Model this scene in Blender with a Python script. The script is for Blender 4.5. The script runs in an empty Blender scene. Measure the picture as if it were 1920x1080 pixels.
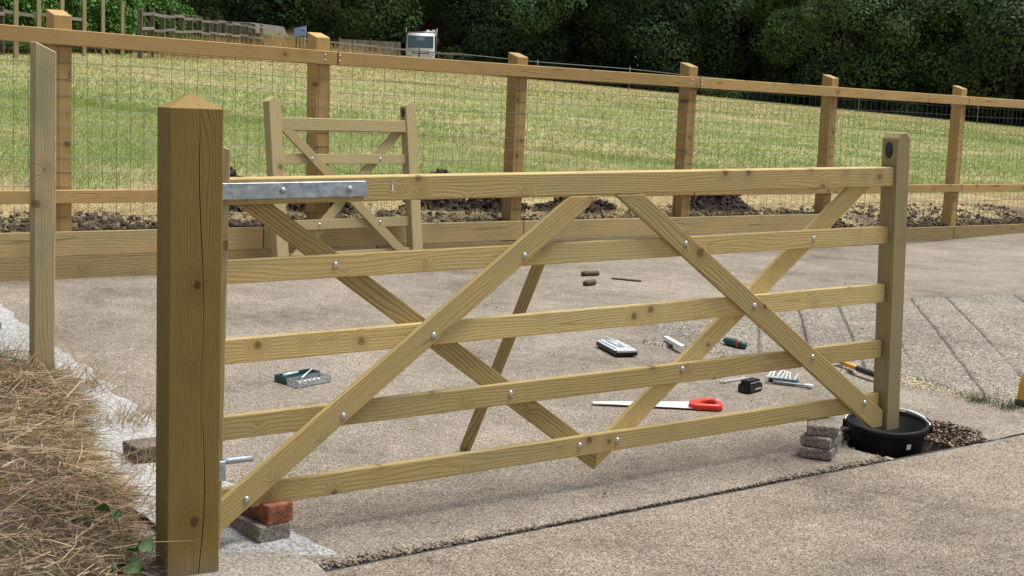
import bpy, bmesh, math, random
import numpy as np
from mathutils import Vector, Matrix
S = bpy.context.scene
C = S.collection
rng = np.random.default_rng(7)
random.seed(7)
R = math.radians

# ------------------------------------------------------------------ camera, sky, sun, exposure
cam_d = bpy.data.cameras.new('camera'); cam = bpy.data.objects.new('camera', cam_d); C.objects.link(cam)
cam_d.sensor_width = 36; cam_d.lens = 2600 / 1920 * 36; cam_d.clip_start = .05; cam_d.clip_end = 2000
PT, RL = R(7.39), math.atan(.038)
upP = Vector((0, math.sin(PT), math.cos(PT))); fwd = Vector((0, math.cos(PT), -math.sin(PT))); X1 = Vector((1, 0, 0))
cr = X1 * math.cos(RL) + upP * math.sin(RL); cu = upP * math.cos(RL) - X1 * math.sin(RL)
cam.matrix_world = Matrix(((cr.x, cu.x, -fwd.x, 0), (cr.y, cu.y, -fwd.y, 0), (cr.z, cu.z, -fwd.z, 1.5), (0, 0, 0, 1)))
S.camera = cam
SUN_DIR = Vector((.30, .12, .95)).normalized()
W = bpy.data.worlds.new('World'); S.world = W; W.use_nodes = True
wn = W.node_tree.nodes; wl = W.node_tree.links
bg = wn['Background']; sky = wn.new('ShaderNodeTexSky'); sky.sky_type = 'NISHITA'; sky.sun_disc = False
sky.sun_elevation = math.asin(SUN_DIR.z); sky.sun_rotation = math.atan2(SUN_DIR.x, SUN_DIR.y)
sky.dust_density = .6; sky.air_density = 1.0; sky.ozone_density = .6
grey = wn.new('ShaderNodeHueSaturation'); grey.inputs['Saturation'].default_value = .35      # thin high cloud: a paler, greyer sky
wl.new(sky.outputs[0], grey.inputs['Color']); wl.new(grey.outputs[0], bg.inputs[0]); bg.inputs[1].default_value = .05
sd = bpy.data.lights.new('sun', 'SUN'); sd.energy = 3.0; sd.angle = R(35); sd.color = (1, .97, .92)
so = bpy.data.objects.new('sun', sd); C.objects.link(so); so.rotation_euler = SUN_DIR.to_track_quat('Z', 'Y').to_euler(); so.location = (0, 0, 30)
S.view_settings.view_transform = 'Standard'; S.view_settings.look = 'None'; S.view_settings.gamma = 1
S.view_settings.exposure = 1.1
S.cycles.max_bounces = 6; S.cycles.diffuse_bounces = 3; S.cycles.transparent_max_bounces = 8

# ------------------------------------------------------------------ ground shape
A0 = R(34.0); DS = np.array([math.cos(A0), math.sin(A0)]); DN = np.array([-DS[1], DS[0]])
B0 = np.array([-1.0, 4.32]); FA = np.array([-3.2, 8.57]); FD = np.array([6.05, 5.42]); FD = FD / np.hypot(*FD); FN = np.array([-FD[1], FD[0]])
def gh(x, y):
    x = np.asarray(x, float); y = np.asarray(y, float)
    px, py = x - B0[0], y - B0[1]
    s = px * DS[0] + py * DS[1]; t = px * DN[0] + py * DN[1]
    zg = -.018 + .0178 * np.clip(s, -12, 20)
    k = (s - (FA - B0) @ DS) / (FD @ DS); tf = np.maximum((FA - B0) @ DN + k * (FD @ DN), .8); zf = .306 - .0128 * k
    sl = np.clip((zf - zg) / tf, 0, .12)
    return np.where(t < 0, zg + .02 * t, zg + sl * t)
def gz(x, y): return float(gh(x, y))
FC = (-0.03486, -0.06108, 0.0493, 0.00207, -0.01247, 0.00462)
def fz(x, y):
    x = np.clip(np.asarray(x, float), -70, 80); y = np.clip(np.asarray(y, float), -20, 150)
    return FC[0] + FC[1] * x + FC[2] * y + FC[3] * x * y / 100 + FC[4] * y * y / 100 + FC[5] * x * x / 100
def fzf(x, y): return float(fz(x, y))
def hash2(i, j, seed=0):
    n = (i.astype(np.int64) * 374761393 + j.astype(np.int64) * 668265263 + seed * 1442695041) & 0x7fffffff
    n = ((n ^ (n >> 13)) * 1274126177) & 0x7fffffff
    return ((n ^ (n >> 16)) & 0xffff) / 65535.
def vnoise(x, y, seed=0):
    x = np.asarray(x, float); y = np.asarray(y, float)
    i = np.floor(x); j = np.floor(y); fx = x - i; fy = y - j
    fx = fx * fx * (3 - 2 * fx); fy = fy * fy * (3 - 2 * fy); i = i.astype(int); j = j.astype(int)
    a = hash2(i, j, seed); b = hash2(i + 1, j, seed); c = hash2(i, j + 1, seed); d = hash2(i + 1, j + 1, seed)
    return (a * (1 - fx) + b * fx) * (1 - fy) + (c * (1 - fx) + d * fx) * fy
def fbm(x, y, seed=0, o=4):
    v = 0; a = .5; n = 0
    for q in range(o):
        v = v + a * vnoise(np.asarray(x) * 2 ** q, np.asarray(y) * 2 ** q, seed + q); n += a; a *= .5
    return v / n
def sstep(a, b, x):
    t = np.clip((np.asarray(x, float) - a) / (b - a), 0, 1); return t * t * (3 - 2 * t)

# ------------------------------------------------------------------ object helpers
def link(o, parent=None):
    C.objects.link(o)
    if parent is not None: o.parent = parent
    return o
def tag(o, label=None, cat=None, group=None, kind=None):
    if label: o['label'] = label
    if cat: o['category'] = cat
    if group: o['group'] = group
    if kind: o['kind'] = kind
    return o
def empty(name, loc=(0, 0, 0), rot=(0, 0, 0), label=None, cat=None, group=None, mat=None):
    o = bpy.data.objects.new(name, None); o.empty_display_size = .1; C.objects.link(o)
    if mat is not None: o.matrix_world = mat
    else: o.location = loc; o.rotation_euler = rot
    return tag(o, label, cat, group)
def mobj(name, v, f, mat, parent=None, M=None, smooth=False):
    me = bpy.data.meshes.new(name); me.from_pydata([tuple(p) for p in v], [], [tuple(q) for q in f]); me.update()
    if mat: me.materials.append(mat)
    if smooth: me.shade_smooth()
    o = link(bpy.data.objects.new(name, me), parent)
    if M is not None: o.matrix_local = M
    return o
def bobj(name, bm, mat, parent=None, M=None, smooth=False):
    me = bpy.data.meshes.new(name); bmesh.ops.recalc_face_normals(bm, faces=bm.faces); bm.to_mesh(me); bm.free()
    if mat: me.materials.append(mat)
    if smooth: me.shade_smooth()
    o = link(bpy.data.objects.new(name, me), parent)
    if M is not None: o.matrix_local = M
    return o
def frame(o, xd, yd):
    x = Vector(xd).normalized(); y = Vector(yd); y = (y - x * y.dot(x)).normalized(); z = x.cross(y)
    return Matrix(((x.x, y.x, z.x, o[0]), (x.y, y.y, z.y, o[1]), (x.z, y.z, z.z, o[2]), (0, 0, 0, 1)))
def prism(poly, t0, t1, bev=.003, seg=1):
    """polygon in (X, Z), thickness along Y"""
    bm = bmesh.new(); n = len(poly)
    a = [bm.verts.new((p[0], t0, p[1])) for p in poly]; b = [bm.verts.new((p[0], t1, p[1])) for p in poly]
    bm.faces.new(a); bm.faces.new(b[::-1])
    for i in range(n): bm.faces.new((a[i], b[i], b[(i + 1) % n], a[(i + 1) % n]))
    bmesh.ops.recalc_face_normals(bm, faces=bm.faces)
    if bev: bmesh.ops.bevel(bm, geom=list(bm.edges), offset=bev, segments=seg, affect='EDGES', clamp_overlap=True)
    return bm
def beam(name, L, w, t, mat, parent, M, bev=.003, slant=0):
    poly = [(0, -w / 2), (L, -w / 2), (L - slant, w / 2), (0, w / 2)]
    return bobj(name, prism(poly, -t / 2, t / 2, bev), mat, parent, M)
def boxbm(sx, sy, sz, bev=.003, seg=1, c=(0, 0, 0)):
    bm = bmesh.new(); bmesh.ops.create_cube(bm, size=1)
    for v in bm.verts: v.co = Vector((v.co.x * sx + c[0], v.co.y * sy + c[1], v.co.z * sz + c[2]))
    if bev: bmesh.ops.bevel(bm, geom=list(bm.edges), offset=bev, segments=seg, affect='EDGES', clamp_overlap=True)
    return bm
def box(name, sx, sy, sz, mat, parent=None, M=None, bev=.003, seg=1, c=(0, 0, 0)):
    return bobj(name, boxbm(sx, sy, sz, bev, seg, c), mat, parent, M)
def lathe(name, prof, n, mat, parent=None, M=None, closed=False):
    v, f = [], []
    m = len(prof)
    for i in range(n):
        a = 2 * math.pi * i / n
        for r, z in prof: v.append((r * math.cos(a), r * math.sin(a), z))
    for i in range(n):
        for j in range(m - 1 if not closed else m):
            a, b = i * m + j, i * m + (j + 1) % m; c, d = ((i + 1) % n) * m + (j + 1) % m, ((i + 1) % n) * m + j
            f.append((a, d, c, b))
    return mobj(name, v, f, mat, parent, M, True)
def tubevf(path, r, n=6, closed=False):
    P = [Vector(p) for p in path]; v, f = [], []
    m = len(P)
    for i, p in enumerate(P):
        a = P[i - 1] if (i > 0 or closed) else P[i]; b = P[(i + 1) % m] if (i < m - 1 or closed) else P[i]
        d = (b - a).normalized(); u = d.cross(Vector((0, 0, 1)))
        if u.length < 1e-3: u = d.cross(Vector((0, 1, 0)))
        u.normalize(); w = d.cross(u); rr = r[i] if isinstance(r, (list, tuple)) else r
        for q in range(n):
            t = 2 * math.pi * q / n; v.append(p + u * math.cos(t) * rr + w * math.sin(t) * rr)
    for i in range(m if closed else m - 1):
        for q in range(n):
            i2 = (i + 1) % m
            f.append((i * n + q, i * n + (q + 1) % n, i2 * n + (q + 1) % n, i2 * n + q))
    if not closed: f.append(tuple(range(n))[::-1]); f.append(tuple((m - 1) * n + q for q in range(n)))
    return v, f
def tube(name, path, r, mat, parent=None, M=None, n=6, closed=False, smooth=True):
    v, f = tubevf(path, r, n, closed); return mobj(name, v, f, mat, parent, M, smooth)
def npmesh(name, V, F, mat, col=None, parent=None, smooth=False):
    """V (n,3); F (m,k) equal-size faces; col (n,3) as point attribute 'col'"""
    me = bpy.data.meshes.new(name); n, (m, k) = len(V), F.shape
    me.vertices.add(n); me.vertices.foreach_set('co', np.asarray(V, np.float32).ravel())
    me.loops.add(m * k); me.loops.foreach_set('vertex_index', F.astype(np.int32).ravel())
    me.polygons.add(m); me.polygons.foreach_set('loop_start', np.arange(0, m * k, k, dtype=np.int32)); me.polygons.foreach_set('loop_total', np.full(m, k, np.int32))
    if smooth: me.polygons.foreach_set('use_smooth', np.ones(m, bool))
    me.update(calc_edges=True)
    if col is not None:
        a = me.attributes.new('col', 'FLOAT_COLOR', 'POINT'); a.data.foreach_set('color', np.c_[col, np.ones(n)].astype(np.float32).ravel())
    me.materials.append(mat)
    return link(bpy.data.objects.new(name, me), parent)
def unit(v): return v / np.maximum(np.linalg.norm(v, axis=-1, keepdims=True), 1e-9)
def blades(P, D, L, Wd, bend, colr):
    """curved tapering blades -> V, F(tri), col"""
    n = len(P); side = unit(np.cross(D, rng.normal(size=(n, 3)))); L = L[:, None]; Wd = Wd[:, None]
    p1 = P + D * L * .5 + bend * L * .2; p2 = P + D * L + bend * L * .75
    V = np.stack([P - side * Wd, P + side * Wd, p1 - side * Wd * .7, p1 + side * Wd * .7, p2], 1).reshape(-1, 3)
    b = (np.arange(n) * 5)[:, None]
    F = np.stack([b + [0, 1, 3], b + [0, 3, 2], b + [2, 3, 4]], 1).reshape(-1, 3)
    return V, F, np.repeat(colr, 5, 0)
def leaves(P, Nrm, size, colr, asp=.62):
    n = len(P); a = unit(np.cross(Nrm, rng.normal(size=(n, 3)))); b = np.cross(Nrm, a); s = size[:, None]
    V = np.stack([P - a * s * .5, P + b * s * asp * .5 + Nrm * s * .1, P + a * s * .5, P - b * s * asp * .5 + Nrm * s * .1], 1).reshape(-1, 3)
    q = (np.arange(n) * 4)[:, None]
    F = np.stack([q + [0, 1, 2], q + [0, 2, 3]], 1).reshape(-1, 3)
    return V, F, np.repeat(colr, 4, 0)

# ------------------------------------------------------------------ materials
class N:
    def __init__(s, name):
        s.m = bpy.data.materials.new(name); s.m.use_nodes = True; s.t = s.m.node_tree; s.n = s.t.nodes; s.l = s.t.links
        s.b = s.n['Principled BSDF']; s.out = s.n['Material Output']
    def node(s, typ, **kw):
        x = s.n.new(typ)
        for k, v in kw.items():
            if k.startswith('i_'):
                key = k[2:]; x.inputs[int(key) if key.isdigit() else key].default_value = v
            else: setattr(x, k, v)
        return x
    def link(s, a, b): s.l.new(a, b)
    def put(s, x, i):
        return x
    def math(s, op, a, b=None, c=None, clamp=False):
        x = s.n.new('ShaderNodeMath'); x.operation = op; x.use_clamp = clamp
        for i, v in enumerate((a, b, c)):
            if v is None: continue
            if hasattr(v, 'is_output'): s.l.new(v, x.inputs[i])
            else: x.inputs[i].default_value = v
        return x.outputs[0]
    def vmath(s, op, a, b=None):
        x = s.n.new('ShaderNodeVectorMath'); x.operation = op
        for i, v in enumerate((a, b)):
            if v is None: continue
            if hasattr(v, 'is_output'): s.l.new(v, x.inputs[i])
            else: x.inputs[i].default_value = v
        return x.outputs[0] if op not in ('LENGTH', 'DISTANCE', 'DOT_PRODUCT') else x.outputs['Value']
    def noise(s, vec, scale, detail=3, rough=.55, dist=0):
        x = s.n.new('ShaderNodeTexNoise'); x.inputs['Scale'].default_value = scale; x.inputs['Detail'].default_value = detail
        x.inputs['Roughness'].default_value = rough; x.inputs['Distortion'].default_value = dist
        if vec is not None: s.l.new(vec, x.inputs['Vector'])
        return x.outputs['Fac']
    def ramp(s, fac, stops, interp='LINEAR'):
        x = s.n.new('ShaderNodeValToRGB'); x.color_ramp.interpolation = interp; e = x.color_ramp.elements
        while len(e) < len(stops): e.new(.5)
        for q, (p, c) in zip(e, stops):
            q.position = p; q.color = (*c, 1) if len(c) == 3 else c
        s.l.new(fac, x.inputs[0]); return x.outputs[0]
    def mix(s, fac, a, b, mode='MIX'):
        x = s.n.new('ShaderNodeMix'); x.data_type = 'RGBA'; x.blend_type = mode
        for i, v in ((0, fac), (6, a), (7, b)):
            if hasattr(v, 'is_output'): s.l.new(v, x.inputs[i])
            else: x.inputs[i].default_value = v if i == 0 else (*v, 1)
        return x.outputs[2]
    def sm(s, x, a, b):
        q = s.n.new('ShaderNodeMapRange'); q.interpolation_type = 'SMOOTHSTEP'
        s.l.new(x, q.inputs[0]); q.inputs[1].default_value = a; q.inputs[2].default_value = b; return q.outputs[0]
    def bump(s, h, strength=.3, dist=.002):
        x = s.n.new('ShaderNodeBump'); x.inputs['Strength'].default_value = strength; x.inputs['Distance'].default_value = dist
        s.l.new(h, x.inputs['Height']); s.l.new(x.outputs[0], s.b.inputs['Normal'])
    def obj(s): return s.node('ShaderNodeTexCoord').outputs['Object']
    def scale(s, v, k): return s.vmath('MULTIPLY', v, k)
    def base(s, c):
        if hasattr(c, 'is_output'): s.l.new(c, s.b.inputs['Base Color'])
        else: s.b.inputs['Base Color'].default_value = (*c, 1)
        return s
    def rough(s, r): s.b.inputs['Roughness'].default_value = r; return s
def srgb(r, g, b):
    f = lambda c: (c / 255 / 12.92) if c / 255 <= .04045 else ((c / 255 + .055) / 1.055) ** 2.4
    return (f(r), f(g), f(b))

def wood(name, light, dark, knot, freq=85, ring=.55, var=.16, stain=None, stain_amt=.5, knots=None, kdens=.5, rough=.78, kscale=6.5, foot=None, crack=0, rim_k=.6):
    m = N(name); oi = m.node('ShaderNodeObjectInfo'); rnd = oi.outputs['Random']
    P0 = m.obj(); sh = m.node('ShaderNodeCombineXYZ')
    for i, k in enumerate((37., 11., 17.)): m.link(m.math('MULTIPLY', rnd, k), sh.inputs[i])
    P = m.vmath('ADD', P0, sh.outputs[0])
    sep = m.node('ShaderNodeSeparateXYZ'); m.link(P, sep.inputs[0]); x, y, z = sep.outputs
    # knots
    vo = m.node('ShaderNodeTexVoronoi', i_Scale=kscale); m.link(m.scale(P, (1, .3, 1)), vo.inputs['Vector'])
    cs = m.node('ShaderNodeSeparateColor'); m.link(vo.outputs['Color'], cs.inputs[0])
    msk = m.math('GREATER_THAN', cs.outputs[0], 1 - kdens)
    d = vo.outputs['Distance']
    core = m.math('MULTIPLY', m.sm(d, .10, .05), msk); halo = m.math('MULTIPLY', m.sm(d, .5, .0), msk)
    rim = m.math('MULTIPLY', m.math('MULTIPLY', m.sm(d, .15, .10), m.sm(d, .07, .10)), msk)
    for kx, kz, kr in (knots or []):
        s0 = m.node('ShaderNodeSeparateXYZ'); m.link(P0, s0.inputs[0])
        ax = m.math('MULTIPLY', m.math('SUBTRACT', s0.outputs[0], kx), .8); az = m.math('SUBTRACT', s0.outputs[2], kz)
        dd = m.math('SQRT', m.math('ADD', m.math('MULTIPLY', ax, ax), m.math('MULTIPLY', az, az)))
        core = m.math('MAXIMUM', core, m.sm(dd, kr, kr * .7)); halo = m.math('MAXIMUM', halo, m.math('MULTIPLY', m.sm(dd, kr * 6, 0), 1.0))
    warp = m.noise(m.scale(P, (1.1, 6, 6)), 1, 2)
    g = m.math('ADD', m.math('MULTIPLY', m.math('ADD', z, m.math('MULTIPLY', y, .6)), freq), m.math('MULTIPLY', warp, freq * .11))
    g = m.math('ADD', g, m.math('MULTIPLY', halo, 4.5))
    w = m.math('MULTIPLY_ADD', m.math('SINE', m.math('MULTIPLY', g, 6.2832)), .5, .5)
    w = m.math('POWER', w, 2.2)
    fib = m.noise(m.scale(P, (5, 190, 190)), 1, 3, .6)
    tone = m.noise(m.scale(P, (1.4, 5, 5)), 1, 3)
    f = m.math('ADD', m.math('MULTIPLY', w, m.math('MULTIPLY_ADD', tone, ring, ring * .3)), m.math('MULTIPLY_ADD', fib, .7, -.32), clamp=True)
    c = m.mix(f, light, dark)
    if stain is not None:
        st = m.sm(m.noise(m.scale(P, (2.2, 7, 7)), 1, 5, .65), .44, .66)
        c = m.mix(m.math('MULTIPLY', st, stain_amt), c, stain)
    c = m.mix(m.math('MULTIPLY', halo, .28), c, knot)
    c = m.mix(m.math('MULTIPLY', core, .85), c, knot)
    c = m.mix(m.math('MULTIPLY', rim, .6), c, tuple(q * .35 for q in knot))
    if crack:
        cn = m.noise(m.scale(P, (.55, 16, 16)), 1, 2, .4); cm = m.math('MULTIPLY', m.sm(m.math('ABSOLUTE', m.math('SUBTRACT', cn, .55)), .014, .004), m.sm(m.noise(m.scale(P, (2.0, 4, 4)), 1, 1), .52, .60))
        c = m.mix(m.math('MULTIPLY', cm, crack), c, tuple(q * .25 for q in dark))
    if foot is not None:
        s0 = m.node('ShaderNodeSeparateXYZ'); m.link(P0, s0.inputs[0])
        ft = m.math('MULTIPLY', m.sm(m.math('ADD', s0.outputs[0], m.math('MULTIPLY', fib, .12)), foot[0], foot[1]), .55)
        c = m.mix(ft, c, foot[2])
    v = m.math('MULTIPLY_ADD', rnd, var * 2, 1 - var)
    v = m.math('MULTIPLY', v, m.math('MULTIPLY_ADD', tone, .35, .83))
    hs = m.node('ShaderNodeHueSaturation'); m.link(c, hs.inputs['Color']); m.link(v, hs.inputs['Value'])
    m.base(hs.outputs[0]).rough(rough); m.b.inputs['Specular IOR Level'].default_value = .25
    m.bump(m.math('ADD', m.math('MULTIPLY', fib, .8), m.math('MULTIPLY', w, .5)), .5, .0015)
    return m.m
M_GATE = wood('pale_treated_pine', (.57, .435, .190), (.33, .225, .080), (.16, .080, .032), freq=80, ring=.62, var=.24, crack=.35, stain=(.42, .355, .18), stain_amt=.5, kdens=.58, kscale=9)
M_GBRACE = wood('grainy_treated_pine', (.44, .335, .145), (.215, .140, .052), (.14, .07, .026), freq=80, ring=1.0, var=.2, stain=(.35, .295, .14), stain_amt=.35, kdens=.35)
M_STILE = wood('olive_treated_pine', (.39, .315, .165), (.25, .19, .085), (.13, .07, .03), freq=75, ring=.5, var=.2, stain=(.30, .27, .14), stain_amt=.5, kdens=.25)
M_POST = wood('dark_treated_post', (.262, .180, .054), (.13, .083, .022), (.085, .038, .015), freq=150, ring=.65, rim_k=.4, var=.03, knots=[(.92, -.005, .013), (.165, -.002, .016)], kdens=.08, foot=(.16, .0, (.30, .25, .19)))
M_FENCE = wood('orange_brown_pine', (.44, .295, .118), (.285, .178, .064), (.13, .07, .03), freq=75, ring=.4, var=.12, crack=.8, stain=(.32, .22, .105), stain_amt=.4, kdens=.4)
M_PLANK = wood('olive_brown_board', (.39, .290, .138), (.265, .18, .076), (.085, .042, .022), freq=50, ring=.6, var=.25, crack=.5, stain=(.28, .25, .125), stain_amt=.55, kdens=.42, kscale=4.5)
M_STAKE = wood('greenish_stake', (.47, .38, .225), (.31, .235, .12), (.14, .085, .04), freq=85, ring=.75, var=.08, stain=(.22, .29, .17), stain_amt=.5, kdens=.3)
M_OLD = wood('weathered_grey_timber', (.20, .175, .15), (.10, .085, .07), (.08, .06, .05), freq=60, ring=.4, var=.3, kdens=.3)
M_OLDP = wood('dark_weathered_post', (.13, .105, .085), (.065, .05, .04), (.04, .03, .025), freq=60, ring=.4, var=.3, kdens=.2)

def plain(name, c, rough=.5, metal=0, spec=.5, nz=0, nscale=30, coat=0):
    m = N(name)
    if nz:
        n = m.noise(m.obj(), nscale, 4); m.base(m.mix(n, tuple(q * (1 - nz) for q in c), tuple(min(1, q * (1 + nz)) for q in c)))
    else: m.base(c)
    m.rough(rough); m.b.inputs['Metallic'].default_value = metal; m.b.inputs['Specular IOR Level'].default_value = spec
    m.b.inputs['Coat Weight'].default_value = coat
    return m.m
def galv():
    m = N('galvanised_steel'); P = m.obj()
    v = m.node('ShaderNodeTexVoronoi', i_Scale=60); m.link(P, v.inputs['Vector']); cs = m.node('ShaderNodeSeparateColor'); m.link(v.outputs['Color'], cs.inputs[0])
    n = m.noise(m.scale(P, (1, 1, 2.5)), 14, 5, .65)
    f = m.math('ADD', m.math('MULTIPLY', n, .8), m.math('MULTIPLY', cs.outputs[0], .2))
    m.base(m.ramp(f, [(.3, (.22, .26, .31)), (.5, (.36, .41, .46)), (.68, (.52, .56, .60))])); m.rough(.5); m.b.inputs['Metallic'].default_value = .45
    m.bump(n, .15, .001); return m.m
M_GALV = galv()
M_BOLT = plain('zinc_bolt', (.55, .56, .57), .3, .85)
M_BLACK = plain('black_plastic', (.006, .006, .007), .38, spec=.4, nz=.3)
M_BUCKET = plain('black_bucket_plastic', (.004, .004, .0045), .6, spec=.2, nz=.3)
M_PLAQUE = plain('plaque_black', (.012, .012, .016), .45)
M_PLAQUE2 = plain('plaque_print', (.05, .055, .075), .5)
M_RED = plain('red_handle', (.62, .035, .015), .38)
M_BLADE = plain('saw_steel', (.70, .71, .73), .32, .35)
M_CHROME = plain('chrome_vanadium', (.78, .80, .82), .3, .45)
M_GREYM = plain('grey_metal', (.33, .33, .37), .38, .6)
M_TEAL = plain('teal_plastic', (.008, .075, .08), .42)
M_GREEN = plain('dark_green_grip', (.008, .06, .05), .5)
M_CLEAR = N('clear_lid'); M_CLEAR.base((.72, .75, .76)).rough(.12); M_CLEAR.b.inputs['Transmission Weight'].default_value = .75; M_CLEAR.b.inputs['IOR'].default_value = 1.2; M_CLEAR = M_CLEAR.m
M_WHITE = plain('white_plastic', (.80, .80, .80), .4)
M_TRAY = plain('pale_socket_tray', (.60, .66, .68), .35, .3)
M_YELLOW = plain('yellow_plastic', (.62, .33, .02), .42)
M_WIRE = plain('galvanised_wire', (.12, .125, .12), .55, .2)
M_PAINT = plain('white_truck_paint', (.78, .79, .80), .3, coat=.4)
M_GLASS = plain('windscreen_glass', (.05, .075, .10), .12, spec=.8)
M_DARK = plain('dark_trim', (.02, .02, .022), .6)
M_BLUE = plain('blue_panel', (.12, .17, .28), .3)
M_BARK = plain('bark', (.05, .038, .028), .9, nz=.4, nscale=6)
M_TWIG = plain('dead_twig', (.09, .065, .045), .9, nz=.4, nscale=40)
M_ROOF = plain('clay_roof_tiles', (.26, .11, .075), .8, nz=.35, nscale=5)
M_BRICKW = plain('brick_gable', (.22, .09, .06), .85, nz=.3, nscale=8)
M_GREYROOF = plain('grey_shed_roof', (.10, .092, .086), .8, nz=.25, nscale=3)

def concrete(name, dark, mid, light, stone=135, amt=1.0, blot=.5, bump=.6, dirt_shade=False):
    m = N(name); P = m.obj()
    v = m.node('ShaderNodeTexVoronoi', i_Scale=stone); m.link(P, v.inputs['Vector'])
    cs = m.node('ShaderNodeSeparateColor'); m.link(v.outputs['Color'], cs.inputs[0])
    v2 = m.node('ShaderNodeTexVoronoi', i_Scale=stone * .62); m.link(P, v2.inputs['Vector']); c2 = m.node('ShaderNodeSeparateColor'); m.link(v2.outputs['Color'], c2.inputs[0])
    fine = m.noise(P, stone * 1.3, 4, .75)
    f = m.math('ADD', m.math('MULTIPLY', cs.outputs[0], .45), m.math('MULTIPLY', fine, .55))
    c = m.ramp(f, [(.29, tuple(q * .85 for q in dark)), (.5, mid), (.71, tuple(q * 1.08 for q in light))])
    fl_ = m.math('MULTIPLY', m.math('GREATER_THAN', c2.outputs[1], .82), m.sm(v2.outputs['Distance'], .42, .26))
    c = m.mix(m.math('MULTIPLY', fl_, .5 * amt, clamp=True), c, tuple(min(1, q * 1.6) for q in light))
    hue = m.mix(c2.outputs[0], (1.05, .98, .92), (.97, 1.0, 1.03)); c = m.mix(.7, c, hue, 'MULTIPLY')
    b1 = m.noise(P, .55, 6, .62, .4); b2 = m.noise(P, 2.6, 5, .68, .3); b3 = m.noise(P, 11, 4, .7)
    t = m.math('ADD', m.math('ADD', m.math('MULTIPLY', b1, .45), m.math('MULTIPLY', b2, .35)), m.math('MULTIPLY', b3, .2))
    c = m.mix(blot, c, m.ramp(t, [(.37, (.40, .375, .35)), (.455, (.80, .775, .75)), (.53, (1.04, 1.02, 1.0)), (.62, (1.36, 1.34, 1.30))]), 'MULTIPLY')
    ds = m.sm(m.noise(P, 8, 5, .75), .60, .74); c = m.mix(m.math('MULTIPLY', ds, .5), c, tuple(q * .6 for q in dark))
    if dirt_shade:
        at_ = m.node('ShaderNodeAttribute', attribute_name='col'); c = m.mix(1.0, c, at_.outputs['Color'], 'MULTIPLY')  # vertex colour darkens the surface with painted groove shade and dirt
    m.base(c).rough(.93); m.b.inputs['Specular IOR Level'].default_value = .2
    m.bump(m.math('ADD', m.math('ADD', m.math('MULTIPLY', cs.outputs[0], .5), m.math('MULTIPLY', fine, .8)), m.math('MULTIPLY', b3, .6)), bump, .004)
    return m.m
M_CON = concrete('exposed_aggregate_concrete', (.098, .082, .066), (.212, .184, .152), (.345, .308, .262), stone=235, blot=.8)
M_CONF = concrete('front_slab_concrete', (.082, .067, .052), (.192, .164, .130), (.33, .290, .240), stone=215, blot=.8)
M_CONR = concrete('worn_ridged_concrete', (.075, .067, .058), (.19, .175, .156), (.37, .35, .322), stone=125, amt=1.5, blot=.7, bump=1.0, dirt_shade=True)
M_MORTAR = concrete('pale_fresh_mortar', (.22, .222, .224), (.325, .33, .335), (.42, .427, .435), stone=140, amt=.1, blot=.6)
M_KERB = concrete('dusty_old_kerb', (.16, .145, .125), (.255, .235, .205), (.34, .318, .285), stone=150, amt=.3)
M_RUB = concrete('broken_concrete', (.15, .115, .085), (.30, .24, .18), (.46, .40, .32), stone=60, amt=.8, bump=1.0)
M_JOINT = plain('rubber_joint', (.02, .02, .02), .7)
M_PAVER = concrete('grey_paver', (.15, .135, .115), (.24, .215, .185), (.33, .305, .27), stone=170, amt=.3, blot=.5)
M_DPAVER = concrete('dark_paver', (.085, .07, .055), (.15, .125, .10), (.22, .19, .155), stone=170, amt=.3, blot=.5)
def brickmat():
    m = N('weathered_red_brick'); P = m.obj(); n = m.noise(P, 22, 5, .65); n2 = m.noise(P, 90, 3)
    c = m.ramp(n, [(.32, (.075, .035, .025)), (.46, (.19, .07, .036)), (.58, (.30, .10, .045)), (.74, (.33, .20, .12))])
    c = m.mix(m.math('MULTIPLY', m.sm(n2, .58, .7), .7), c, (.06, .03, .02)); m.base(c).rough(.9)
    m.bump(m.math('ADD', n, n2), .7, .003); return m.m
M_BRICK = brickmat()
def attr_mat(name, rough=.75, transl=.0, nz=0, vary=0):
    m = N(name); a = m.node('ShaderNodeAttribute', attribute_name='col'); c = a.outputs['Color']
    if vary:
        rv = m.node('ShaderNodeObjectInfo').outputs['Random']; c = m.mix(1.0, c, m.ramp(rv, [(0, (.62, .76, .72)), (.4, (.90, .98, .88)), (.7, (1.08, 1.16, .95)), (1, (1.4, 1.5, 1.0))]), 'MULTIPLY')
    if nz:
        n = m.noise(m.obj(), nz, 5, .7); c = m.mix(.7, c, m.ramp(n, [(.3, (.55, .53, .5)), (.5, (1, 1, 1)), (.7, (1.35, 1.32, 1.25))]), 'MULTIPLY')
    m.base(c).rough(rough); m.b.inputs['Specular IOR Level'].default_value = .25
    if nz: m.bump(m.noise(m.obj(), nz * 2.2, 6, .75), .9, .03)
    if transl:
        tr = m.node('ShaderNodeBsdfTranslucent'); m.link(c, tr.inputs[0]); mx = m.node('ShaderNodeMixShader', i_0=transl)
        m.link(m.b.outputs[0], mx.inputs[1]); m.link(tr.outputs[0], mx.inputs[2]); m.link(mx.outputs[0], m.out.inputs[0])
    return m.m
M_LEAF = attr_mat('tree_leaf', .75, .22, vary=1)
M_BLADEM = attr_mat('grass_blade', .7, .3)
M_FIELD = attr_mat('field_soil_and_turf', .95, 0, 6)
M_SOIL = attr_mat('loose_soil', .95, 0, 25)

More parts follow.
